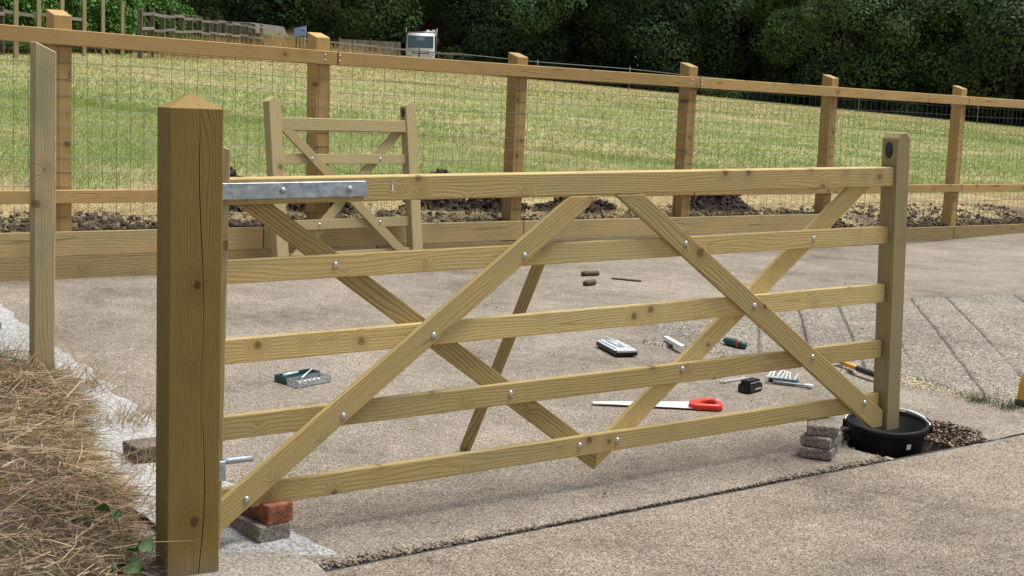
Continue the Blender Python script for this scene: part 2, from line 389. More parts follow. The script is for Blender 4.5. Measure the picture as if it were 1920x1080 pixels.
# ------------------------------------------------------------------ driveway slabs
J0 = np.array([-.56, 4.396]); JA = R(34.9); JD = np.array([math.cos(JA), math.sin(JA)]); JN = np.array([-JD[1], JD[0]])
def jk(j, k): return J0[0] + JD[0] * j + JN[0] * k, J0[1] + JD[1] * j + JN[1] * k
def grid_faces(nr, nc):
    a = (np.arange(nr - 1)[:, None] * nc + np.arange(nc - 1)[None]).reshape(-1, 1)
    return np.concatenate([a, a + 1, a + nc + 1, a + nc], 1)
js = np.unique(np.concatenate([np.linspace(-9, -1.2, 30), np.arange(-1.2, 5, .018), np.linspace(5, 30, 60)]))
# back slab
kf = ((FA - J0) @ FN - js * (JD @ FN)) / (JN @ FN) + .02
ks = np.concatenate([[.008, .018, .03, .045, .06, .08], np.arange(.1, .62, .018)])
kw = np.linspace(0, 1, 40)[1:] ** 1.3
HOLE_C = (3.06, .20)
def hole_r(th):
    base = .30 + .09 * np.cos(th) * (np.cos(th) > 0) - .05 * np.abs(np.sin(th))
    return base + .06 * (vnoise(th * 2.2 + 20, th * 0 + 3.3, 5) - .5) + .035 * (vnoise(th * 9 + 50, th * 0 + 1.1, 6) - .5)
K = np.concatenate([np.repeat(ks[:, None], len(js), 1), .62 + (np.maximum(kf, .7)[None] - .62) * kw[:, None]], 0)
Jg = np.repeat(js[None], len(K), 0)
X, Y = jk(Jg, K); Z = gh(X, Y)
edge = np.exp(-(K / .055) ** 2)
Z = Z - edge * (.008 + .035 * fbm(Jg * 14, K * 14 + 9, 3)) * (.35 + .65 * sstep(.35, .6, vnoise(Jg * 1.3, K * 0, 8)))
Z += (fbm(X * 1.2, Y * 1.2, 2) - .5) * .008
th = np.arctan2(K - HOLE_C[1], Jg - HOLE_C[0]); rad = np.hypot(K - HOLE_C[1], Jg - HOLE_C[0]); hr = hole_r(th)
lip = np.exp(-np.maximum(rad - hr, 0) / .05); Z -= lip * (.012 + .03 * fbm(X * 22, Y * 22, 4))
V = np.stack([X, Y, Z], -1).reshape(-1, 3); F = grid_faces(*X.shape)
inside = ((rad < hr) & (K > .03)).reshape(-1)
F = F[~inside[F].any(1)]
tag(npmesh('driveway', V, F, M_CON, smooth=True), kind='structure')
# front slab
ks = -np.concatenate([[.016, .022, .03, .045, .08, .15, .3], np.geomspace(.5, 14, 22)])
Jg, K = np.meshgrid(js, ks); X, Y = jk(Jg, K); Z = gh(X, Y) + (fbm(X * 1.2, Y * 1.2, 2) - .5) * .006
Z -= np.exp(-((K + .016) / .012) ** 2) * (.006 + .012 * vnoise(Jg * 25, K * 3, 9))
tag(npmesh('driveway_front_slab', np.stack([X, Y, Z], -1).reshape(-1, 3), grid_faces(*X.shape)[:, ::-1], M_CONF, smooth=True), kind='structure')
# joint: black strip in the gap
jj = np.arange(-1.2, 8, .05); wob = (vnoise(jj * 6, jj * 0, 11) - .5) * .006
rows = []
for k, dz in ((-.03, -.05), (-.014, -.012), (.012, -.012), (.05, -.06)):
    x, y = jk(jj, k + wob); rows.append(np.stack([x, y, gh(x, y) + dz], -1))
V = np.concatenate(rows); tag(npmesh('expansion_joint', V, grid_faces(4, len(jj))[:, ::-1], M_JOINT), kind='structure')
# hole: broken wall and rubble floor
tt = np.linspace(0, 2 * math.pi, 150); rr = np.linspace(0, 1.12, 26)
TT, RR = np.meshgrid(tt, rr); hr = hole_r(TT)
Jg = HOLE_C[0] + np.cos(TT) * RR * hr; K = np.maximum(HOLE_C[1] + np.sin(TT) * RR * hr, -.012)
X, Y = jk(Jg, K); prof = sstep(.72, 1.02, RR); Z = gh(X, Y) - .20 * (1 - prof) - .018 + .05 * (fbm(X * 20, Y * 20, 12) - .5) * (RR > .3) * (RR < 1.05) - .05 * (RR > 1.03)
Z += .13 * sstep(.25, .45, Jg - HOLE_C[0] + .12) * (1 - prof) * .8
tag(npmesh('rubble_hole', np.stack([X, Y, Z], -1).reshape(-1, 3), grid_faces(*X.shape), M_RUB), kind='structure')
# ridged worn concrete sheet with real grooves
GA = math.atan2(1.0, .16); gu = np.array([math.sin(GA), -math.cos(GA)]); gv = np.array([math.cos(GA), math.sin(GA)])
G0 = np.array([2.1, 7.3])
groove_u = np.arange(-.75, 8, .29)
us = np.unique(np.concatenate([np.arange(-1.6, 8.4, .06)] + [g + np.array([-.03, -.014, -.005, .005, .014, .03]) for g in groove_u]))
us = us[np.r_[True, np.diff(us) > .003]]
vs = np.arange(-2.2, 4.6, .05)
U, Vv = np.meshgrid(us, vs); wob = (fbm(U * .25, Vv * 1.1, 21) - .5) * .07
X = G0[0] + gu[0] * (U + wob) + gv[0] * Vv; Y = G0[1] + gu[1] * (U + wob) + gv[1] * Vv
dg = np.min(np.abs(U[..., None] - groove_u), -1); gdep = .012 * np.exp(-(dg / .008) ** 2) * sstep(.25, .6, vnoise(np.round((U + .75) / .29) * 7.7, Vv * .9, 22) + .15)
def pip(x, y, poly):
    ins = np.zeros(x.shape, bool); n = len(poly)
    for i in range(n):
        (x1, y1), (x2, y2) = poly[i], poly[(i + 1) % n]
        c = ((y1 > y) != (y2 > y)) & (x < (x2 - x1) * (y - y1) / (y2 - y1 + 1e-12) + x1); ins ^= c
    return ins
rpoly = [(.75, 7.95), (1.0, 9.1), (1.85, 10.3), (2.6, 10.5), (4.3, 11.3), (8, 13.6), (8, 4.5), (3.6, 5.5), (2.75, 6.45), (2.56, 6.75), (2.24, 7.25), (2.1, 7.3), (1.33, 7.62)]
jx = (fbm(X * 3, Y * 3, 31) - .5) * .3; jy = (fbm(X * 3, Y * 3, 41) - .5) * .3
ins = pip(X + jx, Y + jy, rpoly)
soft = np.zeros(X.shape); acc = ins.astype(float)
for _ in range(4): acc = (acc + np.roll(acc, 1, 0) + np.roll(acc, -1, 0)) / 3
groove_shade = 1 - .62 * np.clip(gdep / .010, 0, 1)  # dirt plus extra shade painted into the grooves, deepest at their centre
Z = gh(X, Y) + np.where(acc > .99, .020, -.012) - gdep + (fbm(X * 6, Y * 6, 23) - .5) * .010
V = np.stack([X, Y, Z], -1).reshape(-1, 3); F = grid_faces(*X.shape); keep = ins.reshape(-1)
tag(npmesh('ridged_concrete', V, F[keep[F].all(1)][:, ::-1], M_CONR, np.repeat(groove_shade.reshape(-1, 1), 3, 1) * np.array([1, .97, .92]), smooth=True), kind='structure')

# pale mortar haunching along the left edge
outer = [(-.50, 4.44), (-.62, 4.56), (-.72, 4.66), (-.85, 4.85), (-1.2, 5.36), (-1.547, 5.87), (-1.758, 6.21), (-2.05, 6.68), (-2.364, 7.16), (-2.63, 7.53), (-2.96, 7.93), (-3.4, 8.3)]
inner = [(-1.0, 4.36), (-1.1, 4.5), (-1.25, 4.7), (-1.4, 4.85), (-1.75, 5.2), (-2.05, 5.8), (-2.25, 6.15), (-2.6, 6.45), (-3.0, 6.7), (-3.3, 7.0), (-3.7, 7.4), (-4.1, 7.8)]
def resample(pts, n):
    p = np.array(pts); d = np.r_[0, np.cumsum(np.hypot(*np.diff(p, axis=0).T))]; t = np.linspace(0, d[-1], n)
    return np.stack([np.interp(t, d, p[:, 0]), np.interp(t, d, p[:, 1])], 1)
no = 160; Po = resample(outer, no); Pi = resample(inner, no); ww = np.linspace(0, 1, 24)
jit = (fbm(np.arange(no) * .22, np.zeros(no), 51) - .5) * .14
Po = Po + np.stack([jit * .8, jit * .55], 1)
G = Po[None] * (1 - ww[:, None, None]) + Pi[None] * ww[:, None, None]; X, Y = G[..., 0], G[..., 1]
tend = sstep(0, 5, np.arange(no))[None]
Z = gh(X, Y) - .022 * (1 - tend) + .004 + .020 * sstep(0, .12, ww)[:, None] * tend - .014 * (ww == 0)[:, None] + (fbm(X * 9, Y * 9, 52) - .5) * .014 * sstep(0, .1, ww)[:, None]
tag(npmesh('mortar_haunching', np.stack([X, Y, Z], -1).reshape(-1, 3), grid_faces(*X.shape)[:, ::-1], M_MORTAR, smooth=True), kind='structure')
# old kerb slab at the foot of the post (front of the crack)
kp = [(-1.35, 3.6), (-.42, 3.85), (-.50, 4.20), (-.575, 4.375), (-.72, 4.545), (-.83, 4.49), (-.95, 4.44), (-1.12, 4.38), (-1.3, 4.32)]
Pk = resample(kp + kp[:1], 120); ck = np.array([-.85, 4.1]); rw = np.linspace(0, 1, 20)
G = ck + (Pk[None] - ck) * rw[:, None, None]; nz = 1 + (fbm(np.arange(120) * .3, np.zeros(120), 61) - .5) * .05; nz[-1] = nz[0]
G = ck + (G - ck) * nz[None, :, None]; X, Y = G[..., 0], G[..., 1]
Z = gh(X, Y) + .012 + (fbm(X * 8, Y * 8, 62) - .5) * .008 - .02 * sstep(.96, 1, rw)[:, None]
tag(npmesh('old_kerb_slab', np.stack([X, Y, Z], -1).reshape(-1, 3), grid_faces(*X.shape)[:, ::-1], M_KERB, smooth=True), kind='structure')

# ------------------------------------------------------------------ field
def fence_km(x, y): return (x - FA[0]) * FD[0] + (y - FA[1]) * FD[1], (x - FA[0]) * FN[0] + (y - FA[1]) * FN[1]
def pattern(x, y):
    """0 dry .. 1 green, and soil amount"""
    k, m = fence_km(x, y)
    n = fbm(x * .55, y * .55, 71); n2 = fbm(x * .13, y * .16, 75); n3 = fbm(x * 2.2, y * 2.2, 77)
    near = sstep(1.2, 4.6, m + (k - 3) * .10 + (n - .5) * 4); far = 1 - .55 * sstep(12, 40, m + (n2 - .5) * 16)
    g = .70 * near * far + (n - .5) * 1.0 + (n2 - .5) * 1.0 + (n3 - .5) * .3
    soil = sstep(1.05, .25, m + (n3 - .5) * 2.2 + (n - .5) * 1.4 + .25) * .9
    return np.clip(g, 0, 1), soil
DRY = np.array([.44, .37, .205]); GRN = np.array([.235, .295, .095]); PALE = np.array([.40, .375, .175]); SOILC = np.array([.085, .06, .045])
def edge_blend(x, y, z):
    k, m = fence_km(x, y); pt = .3 + np.where(k < 8.7, .290 - .0082 * k, .130 - .0100 * k)
    b = sstep(.9, .0, m); return z * (1 - b) + (pt + .03 * (fbm(x * 5, y * 5, 88) - .3)) * b
def berm(x, y):
    k, m = fence_km(x, y)
    return .07 * sstep(1.3, .3, m) * (.4 + fbm(x * 3, y * 3, 81)) + .05 * (fbm(x * 1.1, y * 1.1, 82) - .5) * sstep(60, 10, m)
kk = np.unique(np.concatenate([np.geomspace(6, 500, 30) * -1, np.arange(-6, 26, .16), np.geomspace(26, 560, 40)]))
mm = np.concatenate([[.03, .06], np.arange(.12, 3, .06), np.geomspace(3, 700, 130)])
Kk, Mm = np.meshgrid(kk, mm); X = FA[0] + FD[0] * Kk + FN[0] * Mm; Y = FA[1] + FD[1] * Kk + FN[1] * Mm
Z = edge_blend(X, Y, fz(X, Y) + berm(X, Y))
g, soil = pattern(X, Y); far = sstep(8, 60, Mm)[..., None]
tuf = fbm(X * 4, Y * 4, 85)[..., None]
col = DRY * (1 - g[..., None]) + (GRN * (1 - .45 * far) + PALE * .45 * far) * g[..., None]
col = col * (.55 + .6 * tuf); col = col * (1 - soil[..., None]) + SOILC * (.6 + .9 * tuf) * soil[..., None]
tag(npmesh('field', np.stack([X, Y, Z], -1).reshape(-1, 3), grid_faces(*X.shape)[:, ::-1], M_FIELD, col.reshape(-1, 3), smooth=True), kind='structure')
def field_z(x, y):
    return edge_blend(x, y, fz(x, y) + berm(x, y))
# grass blades standing on the field
def frustum(n, y0, y1, power):
    y = y0 + (y1 - y0) * rng.random(n) ** power; x = y * rng.uniform(-.43, .43, n); k, m = fence_km(x, y); q = m > .08
    return x[q], y[q], m[q]
def grass(name, n, m0, m1, power, hl, wl_, dens_soil=.75):
    x, y, m = frustum(n, m0, m1, power); n = len(x); g, soil = pattern(x, y)
    keep = rng.random(n) > soil * dens_soil; x, y, m, g, soil = x[keep], y[keep], m[keep], g[keep], soil[keep]; n = len(x)
    z = field_z(x, y) - .01; isg = rng.random(n) < np.clip(g * 1.1 - .04, 0, .96); br = (.78 + .44 * rng.random(n))[:, None]
    far = sstep(8, 60, m)[:, None]
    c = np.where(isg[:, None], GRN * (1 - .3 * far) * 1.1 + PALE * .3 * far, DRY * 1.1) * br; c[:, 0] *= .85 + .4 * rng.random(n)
    lie = np.where(isg, .55, 1.0) + soil * .8
    D = unit(np.stack([rng.normal(size=n) * lie, rng.normal(size=n) * lie, np.abs(rng.normal(size=n)) * .6 + .55], 1))
    bend = np.stack([rng.normal(size=n) * .6, rng.normal(size=n) * .6, -np.abs(rng.normal(size=n)) * .5], 1)
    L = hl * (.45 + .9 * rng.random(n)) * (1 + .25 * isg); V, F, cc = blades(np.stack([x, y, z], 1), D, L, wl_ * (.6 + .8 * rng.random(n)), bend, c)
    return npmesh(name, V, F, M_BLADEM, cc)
tag(grass('near_grass', 260000, 8.3, 21, 1.0, .080, .0028, .45), 'short mown grass and straw just behind the wire fence', 'grass', kind='stuff')
tag(grass('middle_grass', 170000, 20, 46, 1.1, .09, .0062), 'patchy green and dry grass in the middle of the field', 'grass', kind='stuff')
tag(grass('far_grass', 150000, 44, 97, 1.0, .10, .016), 'pale dry grass at the far side of the field', 'grass', kind='stuff')

# soil mounds
def mound(x, y, rx, ry, h, label, seed, rot=.7):
    n = 72; t = np.linspace(0, 2 * math.pi, n + 1); r = np.linspace(0, 1, 28); T, Rr = np.meshgrid(t, r)
    out = 1 + .35 * (vnoise(np.cos(T) * 2 + seed, np.sin(T) * 2, seed) - .5)
    lx = np.cos(T) * Rr * rx * out; ly = np.sin(T) * Rr * ry * out
    X = x + lx * math.cos(rot) - ly * math.sin(rot); Y = y + lx * math.sin(rot) + ly * math.cos(rot)
    hh = (1 - sstep(.1, 1, Rr)) * h * (.65 + .7 * fbm(X * 7, Y * 7, seed)); hh[-1] = -.03
    Z = field_z(X, Y) + hh + (.13 * (fbm(X * 6, Y * 6, seed + 3) - .5) + .09 * (fbm(X * 21, Y * 21, seed + 4) - .5)) * (Rr < .95)
    c = SOILC * .55 * (.4 + 1.2 * fbm(X * 15, Y * 15, seed))[..., None]
    V = np.stack([X, Y, Z], -1); V = V - np.array([x, y, fzf(x, y)])
    o = npmesh('soil_mound', V.reshape(-1, 3), grid_faces(*X.shape), M_SOIL, c.reshape(-1, 3)); o.location = (x, y, fzf(x, y))
    q = rng.integers(0, V.shape[0] - 2, 1500), rng.integers(0, V.shape[1], 1500); Pm = V[q]; sz = .005 + .03 * rng.random(1500) ** 3
    T = np.array([[1, 1, 1], [1, -1, -1], [-1, 1, -1], [-1, -1, 1]], float); Vq = Pm[:, None] + rng.normal(size=(1500, 1, 3)) * .02 * [1, 1, .2] + (rng.normal(size=(1500, 4, 3)) * .35 + T) * sz[:, None, None] * .7
    a4 = (np.arange(1500) * 4)[:, None]; Fq = np.stack([a4 + [0, 1, 2], a4 + [0, 2, 3], a4 + [0, 3, 1], a4 + [1, 3, 2]], 1).reshape(-1, 3)
    tag(npmesh('clods', Vq.reshape(-1, 3), Fq, M_SOIL, np.repeat(SOILC * .7 * (.4 + 1.2 * rng.random((1500, 1))), 4, 0), o), kind='stuff')
    return tag(o, label, 'soil mound', 'soil heaps behind the wire fence')
mound(-2.30, 10.75, .42, .24, .34, 'dark earth heap left of the small leaning gate', 3)
mound(-1.55, 11.1, .4, .2, .22, 'dark earth heap seen through the small leaning gate', 4)
mound(-.68, 11.9, .38, .22, .27, 'pointed dark earth heap just right of the small leaning gate', 5)
mound(-.20, 12.2, .36, .22, .24, 'dark earth heap against the third fence post', 6)
mound(2.0, 14.1, .62, .3, .28, 'broad dark earth heap between the fourth and fifth fence posts', 7)
mound(.55, 12.75, .5, .2, .14, 'low dark earth heap just right of the third fence post', 8)

# ------------------------------------------------------------------ wire-mesh boundary fence
fence = empty('boundary_fence', (FA[0], FA[1], .3), (0, 0, math.atan2(FD[1], FD[0])), 'orange-brown post and rail fence with square wire mesh and low boards', 'fence')
# local: X along fence, Y away, Z up from .3
def fl(x): return -.0062 * x
def frail(x): return float(np.interp(x, [-2, 0, 4.3, 6.4, 13.6], [1.566, 1.546, 1.484, 1.497, 1.470]))
def fmid(x): return .532 - .0046 * x
posts = [-1.55, .43, 2.42, 4.34, 6.46, 8.67, 11.14, 13.4]
plean = [0, .004, -.012, .008, .006, -.004, .01, 0]
for i, px in enumerate(posts):
    h = frail(px) + .160 + random.uniform(-.01, .012)
    o = bobj('post', prism([(-.4, -.06), (h, -.06), (h, .06), (-.4, .06)], 0, .12, .004), M_FENCE, fence, frame((px, .035, 0), (plean[i], .0, 1), (0, 1, 0)))
    for v in o.data.vertices:
        if v.co.x > h - .02: v.co.x += (v.co.y - .06) * .32       # weathered top slopes to the front
for a, b in ((-1.9, 2.50), (2.505, 6.52), (6.525, 11.20), (11.205, 14.2)):
    for nm, fn in (('top_rail', frail), ('middle_rail', fmid)):
        za, zb = fn(a), fn(b)
        beam('rail', math.hypot(b - a, zb - za) - .004, .098 if nm == 'top_rail' else .085, .042, M_FENCE, fence, frame((a, .012, za), (b - a, 0, zb - za), (0, 1, 0)), .004)
for a, b, z in ((-1.9, 1.9, .230), (1.905, 4.40, .230), (4.405, 8.72, .230), (-1.9, 2.9, .072), (2.905, 7.2, .072), (7.205, 11.1, .072), (11.105, 14.2, .072)):
    za, zb = z - .0100 * a, z - .0100 * b
    if z > .2: za, zb = z - .0082 * a, z - .0082 * b
    beam('gravel_board', b - a - .004, .158, .03, M_PLANK, fence, frame((a, .012, za), (b - a, 0, zb - za), (0, 1, 0)), .003)
V, F = [], []
def wire(p, q, r=.0015, n=4):
    v, f = tubevf([p, q], r, n); o = len(V); V.extend(v); F.extend([tuple(i + o for i in x) for x in f])
xs = np.arange(-1.85, 14.1, .098)
for z in np.arange(.30, 1.50, .098):
    pts = [(x, .030 + .004 * math.sin(x * 5 + z * 9), z + fl(x) + .004 * math.sin(x * 2.7 + z * 13)) for x in np.arange(-1.85, 14.1, .196)]
    v, f = tubevf(pts, .0017, 4); o = len(V); V.extend(v); F.extend([tuple(i + o for i in q) for q in f])
for x in xs: wire((x, .0285, .10 + fl(x)), (x + .003 * math.sin(x * 17), .0285, 1.50 + fl(x)), .0016)
tag(mobj('wire_mesh', V, F, M_WIRE, fence), kind='stuff')
NM = lambda p: lathe('screw_head', [(.0001, .004), (.006, .003), (.007, 0)], 8, M_BOLT, fence, frame(p, (1, 0, 0), (0, 0, 1)))
for px in (2.42, 6.44, 11.12):
    for dz in (.02, -.02): NM((px - .03, -.0095, frail(px) + dz)); NM((px + .1, -.0095, frail(px) + dz))

# ------------------------------------------------------------------ gate post
YW = R(27); w = .1665; A = Vector((-1.052, 4.21, 0)); gb = gz(-1.05, 4.25) - .02
post = empty('gate_post', (A.x + w / 2 * (math.cos(YW) - math.sin(YW)), A.y + w / 2 * (math.sin(YW) + math.cos(YW)), 0), (0, 0, YW), 'thick square brown timber gate post with pyramid top and long crack', 'gate post')
# local X right along the front, -Y front. length axis of mesh = world Z -> mesh X
H = 1.462
secs = []
hts = np.concatenate([[-.25], np.linspace(0, H, 30)])
for h in hts:
    n = w / 2; u = h / H
    cx = .012 + .012 * math.sin(h * 2.1 + .4) + .004 * math.sin(h * 9) + (.01 if h < .5 else 0) * math.sin(h * 5)
    cwid = .0005 + .0010 * abs(math.sin(h * 3.3 + 1)) ** 2; cd = .03
    if h > H - .06: cwid *= .5
    b = .004
    # polygon in (side, depth), counter from front-left; side axis s -> local X ; depth axis -> local Y
    secs.append([(-n + b, -n), (cx - cwid, -n), (cx, -n + cd), (cx + cwid, -n), (n - b, -n), (n, -n + b), (n, n - b), (n - b, n), (-n + b, n), (-n, n - b), (-n, -n + b)])
v, f = [], []; m = len(secs[0])
for h, s in zip(hts, secs): v += [(h, q[1], -q[0]) for q in s]      # mesh (X=height, Y=depth, Z=-side)
for i in range(len(hts) - 1):
    for q in range(m): f.append((i * m + q, (i + 1) * m + q, (i + 1) * m + (q + 1) % m, i * m + (q + 1) % m))
ap = len(v); v.append((H + .047, 0, 0)); L = (len(hts) - 1) * m
for q in range(m): f.append((L + q, ap, L + (q + 1) % m))
mobj('post_body', v, f, M_POST, post, frame((0, 0, 0), (0, 0, 1), (0, 1, 0)))

# ------------------------------------------------------------------ field gate
GY = R(33.64)
gate = empty('field_gate', mat=Matrix.Translation((-.9148, 4.4798, 0)) @ Matrix.Rotation(GY, 4, 'Z') @ Matrix.Rotation(-math.atan(.0207), 4, 'Y'),
             label='new pale timber five-bar field gate propped on bricks between post and bucket', cat='gate')
I4 = Matrix.Identity(4)
bobj('top_rail', prism([(-.03, 1.154), (3.16, 1.152), (3.16, 1.238), (-.03, 1.240)], .0, .078, .004), M_GATE, gate)
for z0, z1 in ((.893, .972), (.626, .709), (.370, .451), (.127, .205)):
    zc = (z0 + z1) / 2
    beam('rail', 3.22, z1 - z0, .030, M_GATE, gate, frame((-.06, .037, zc), (1, 0, 0), (0, 1, 0)), .003)
def brace(poly, a, y0, y1, mat):
    c, s = math.cos(a), math.sin(a); ox, oz = poly[0]
    loc = [((x - ox) * c + (z - oz) * s, -(x - ox) * s + (z - oz) * c) for x, z in poly]
    bobj('brace', prism(loc, 0, y1 - y0, .003), mat, gate, frame((ox, y0, oz), (c, 0, s), (0, 1, 0)))
brace([(-.055, .045), (1.518, 1.150), (1.369, 1.150), (-.055, .151)], math.atan(.70), -.002, .0215, M_GATE)
brace([(3.10, .050), (3.165, .050), (3.165, .125), (1.725, 1.150), (1.590, 1.150)], math.atan(-.72), -.002, .0215, M_GBRACE)
brace([(1.567, .050), (1.567, .150), (.186, 1.150), (.068, 1.150)], math.atan(-.725), .0525, .076, M_GBRACE)
brace([(1.569, .058), (3.062, 1.150), (2.922, 1.150), (1.569, .160)], math.atan(.727), .0525, .076, M_GATE)
# stiles
sp = [(0, -.043), (1.335, -.043), (1.362, -.020), (1.362, .020), (1.335, .043), (0, .043)]
bobj('head_stile', prism(sp, 0, .09, .004), M_STILE, gate, frame((3.226, -.012, .030), (-.030, 0, 1), (0, 1, 0)))
hp = [(0, -.032), (1.325, -.032), (1.345, .032), (0, .032)]
bobj('heel_stile', prism(hp, 0, .085, .004), M_STILE, gate, frame((-.060, -.004, .012), (.036, 0, 1), (0, 1, 0)))
def dome(nm, p, r, parent, mat=M_BOLT, yd=(0, -1, 0)):
    z = Vector(yd).normalized(); x = Vector((1, 0, 0)) if abs(z.x) < .9 else Vector((0, 0, 1)); y = z.cross(x)
    prof = [(.0001, r * .6), (r * .45, r * .53), (r * .8, r * .33), (r, .0), (r, -.002)]
    return lathe(nm, prof, 14, mat, parent, Matrix(((x.x, y.x, z.x, p[0]), (x.y, y.y, z.y, p[1]), (x.z, y.z, z.z, p[2]), (0, 0, 0, 1))))
for s_, h_, fr in [(.405, .937, 0), (1.169, .935, 1), (1.948, .946, 1), (2.69, .934, 0), (.783, .665, 1), (2.337, .668, 1), (.425, .411, 1), (1.135, .412, 0),
                   (1.975, .427, 0), (2.695, .417, 1), (.066, .164, 1), (1.465, .170, 0), (1.65, .168, 0), (3.04, .176, 1)]:
    dome('bolt', (s_, -.002 if fr else .022, h_), .0125, gate)
# galvanised hinge strap with two bolts, rounded end
pl = [(-.055, 1.173), (.47, 1.172)] + [(.501, 1.1722), (.507, 1.178), (.507, 1.219), (.501, 1.2248)] + [(.47, 1.225), (-.055, 1.226)]
strap = bobj('hinge_strap', prism(pl, -.012, -.003, .0015), M_GALV, gate)
for s_ in (.196, .440): dome('strap_bolt', (s_, -.012, 1.198), .0120, strap, M_GALV)
lh = bobj('lower_hinge', boxbm(.046, .010, .068, .002, c=(-.038, -.020, .280)), M_GALV, gate)
box('hinge_cheek', .007, .085, .062, M_GALV, lh, None, .0015, c=(-.0235, .025, .2805))
tube('threaded_pin', [(-.02, .03, .297), (.02, .03, .297), (.098, .03, .296), (.103, .03, .296)], [.0115, .0115, .0115, .009], M_GALV, lh, n=12)
# oval black plaque on the head stile's inner face
pv = [(.0001, .003), (.6, .003), (.95, .0025), (1, 0), (1, -.003)]
pq = lathe('plaque', [(r, z) for r, z in pv], 28, M_PLAQUE, gate, None)
px = 3.1955 - 1.30 * .030 - .0435 + .026
pq.matrix_local = frame((3.1405, .033, 1.313), (0, 1, 0), (0, 0, 1)) @ Matrix.Diagonal((.021, .037, 1, 1))
for q in pq.data.vertices: pass
for dz, ww_ in ((.012, .014), (.002, .022), (-.008, .018)):
    box('plaque_line', .0006, ww_, .0022, M_PLAQUE2, pq, pq.matrix_local.inverted() @ Matrix.Translation((3.1368, .033, 1.313 + dz)), 0)
mobj('torn_splinter', [(.598, -.003, 1.186), (.624, -.003, 1.188), (.612, -.0035, 1.193), (.612, -.003, 1.228), (.606, -.006, 1.192)], [(0, 1, 2, 4), (4, 2, 3)], plain('fresh_pale_wood', (.78, .74, .66), .8), gate)
# prop batten behind the gate
prop = beam('timber_prop', 1.02, .045, .022, M_GBRACE, None, frame((-.175, 5.775, gz(-.175, 5.775) - .005), (.285, -.42, .885), (.55, .83, 0)), .002)
tag(prop, 'thin timber batten propping the field gate from behind', 'batten')

# ------------------------------------------------------------------ small gate leaning on the fence
bgX = Vector((.881, .87, 0)).normalized(); lean = R(7.0); gb0 = (-1.715 + .105, 9.75 - .105, gz(-1.62, 9.65))
by = Vector((-bgX.y, bgX.x, 0)); bz = Vector((0, 0, 1)) * math.cos(lean) + by * math.sin(lean); by2 = bz.cross(bgX)
BM = Matrix(((bgX.x, by2.x, bz.x, gb0[0]), (bgX.y, by2.y, bz.y, gb0[1]), (bgX.z, by2.z, bz.z, gb0[2]), (0, 0, 0, 1)))
sg = empty('small_gate', mat=BM, label='small timber hand gate with crossed braces leaning against the wire fence', cat='gate')
GW = 1.24
for cx, wd in ((0, .1), (GW, .1)):
    bobj('stile', prism([(0, -wd / 2), (1.225, -wd / 2), (1.262, 0), (1.225, wd / 2), (0, wd / 2)], -.02, .055, .004), M_STILE, sg, frame((cx, 0, 0), (0, 0, 1), (0, 1, 0)))
bobj('rail', prism([(.045, 1.025), (GW - .045, 1.025), (GW - .045, 1.115), (.045, 1.115)], -.012, .04, .004), M_STILE, sg)
for z in (.825, .59, .355, .12):
    beam('rail', GW - .1, .072, .022, M_STILE, sg, frame((.05, .018, z), (1, 0, 0), (0, 1, 0)), .002)
sv = gate
def brace2(poly, a, y0, y1, mat):
    c, s = math.cos(a), math.sin(a); ox, oz = poly[0]
    loc = [((x - ox) * c + (z - oz) * s, -(x - ox) * s + (z - oz) * c) for x, z in poly]
    bobj('brace', prism(loc, 0, y1 - y0, .002), mat, sg, frame((ox, y0, oz), (c, 0, s), (0, 1, 0)))
aa = math.atan2(-.93, GW - .16)
brace2([(GW - .16, .085), (GW - .052, .085), (.155, 1.024), (.05, 1.024)], aa, -.015, .005, M_STILE)
brace2([(.05, .085), (.158, .085), (GW - .052, 1.024), (GW - .155, 1.024)], -aa, .031, .051, M_STILE)
for x_, z_ in ((.30, .825), (GW - .30, .825), (.35, .355), (GW - .35, .355)): dome('bolt', (x_, -.015 if (x_ < .6) == (z_ > .5) else .007, z_), .012, sg)
pq2 = lathe('plaque', [(r, z) for r, z in pv], 24, M_PLAQUE, sg, None); pq2.matrix_local = frame((GW - .051, .018, 1.145), (0, 1, 0), (0, 0, 1)) @ Matrix.Rotation(math.pi, 4, 'X') @ Matrix.Diagonal((.022, .036, 1, 1))
pq2.matrix_local = Matrix.Translation((GW - .051, .018, 1.175)) @ Matrix.Rotation(-math.pi / 2, 4, 'Y') @ Matrix.Diagonal((.036, .022, 1, 1))
pq.matrix_local = Matrix.Translation((3.1415, .033, 1.313)) @ Matrix.Rotation(-math.pi / 2, 4, 'Y') @ Matrix.Diagonal((.037, .021, 1, 1))
for ch in pq.children: ch.matrix_local = pq.matrix_local.inverted() @ Matrix.Translation((3.1385, .033, ch.matrix_local.translation.z * 0 + 1.313 + (.012, .002, -.008)[list(pq.children).index(ch)]))

# ------------------------------------------------------------------ bucket
bc = Vector((1.763, 6.30, .128)); tilt = Matrix.Rotation(R(5.5), 4, Vector((bc.y, -bc.x, 0)).normalized())
if (tilt @ Vector((0, 0, 1))).y > 0: tilt = tilt.inverted()
bk = empty('bucket', mat=Matrix.Translation(bc) @ tilt @ Matrix.Translation((0, 0, -.255)), label='black plastic bucket in the broken concrete hole under the gate end', cat='bucket')
ro = .186
lathe('body', [(.0001, .004), (.138, .004), (.145, 0), (.148, .004), (ro - .013, .225), (ro - .012, .245), (ro - .016, .245), (.143, .010), (.0001, .010)], 48, M_BUCKET, bk)
lathe('rim', [(ro - .017, .238), (ro - .012, .228), (ro, .226), (ro + .004, .236), (ro + .002, .252), (ro - .006, .258), (ro - .014, .254)], 48, M_BUCKET, bk, None, True)
vb = math.atan2(-bc.y, -bc.x)
ha = R(-12)
pth = []
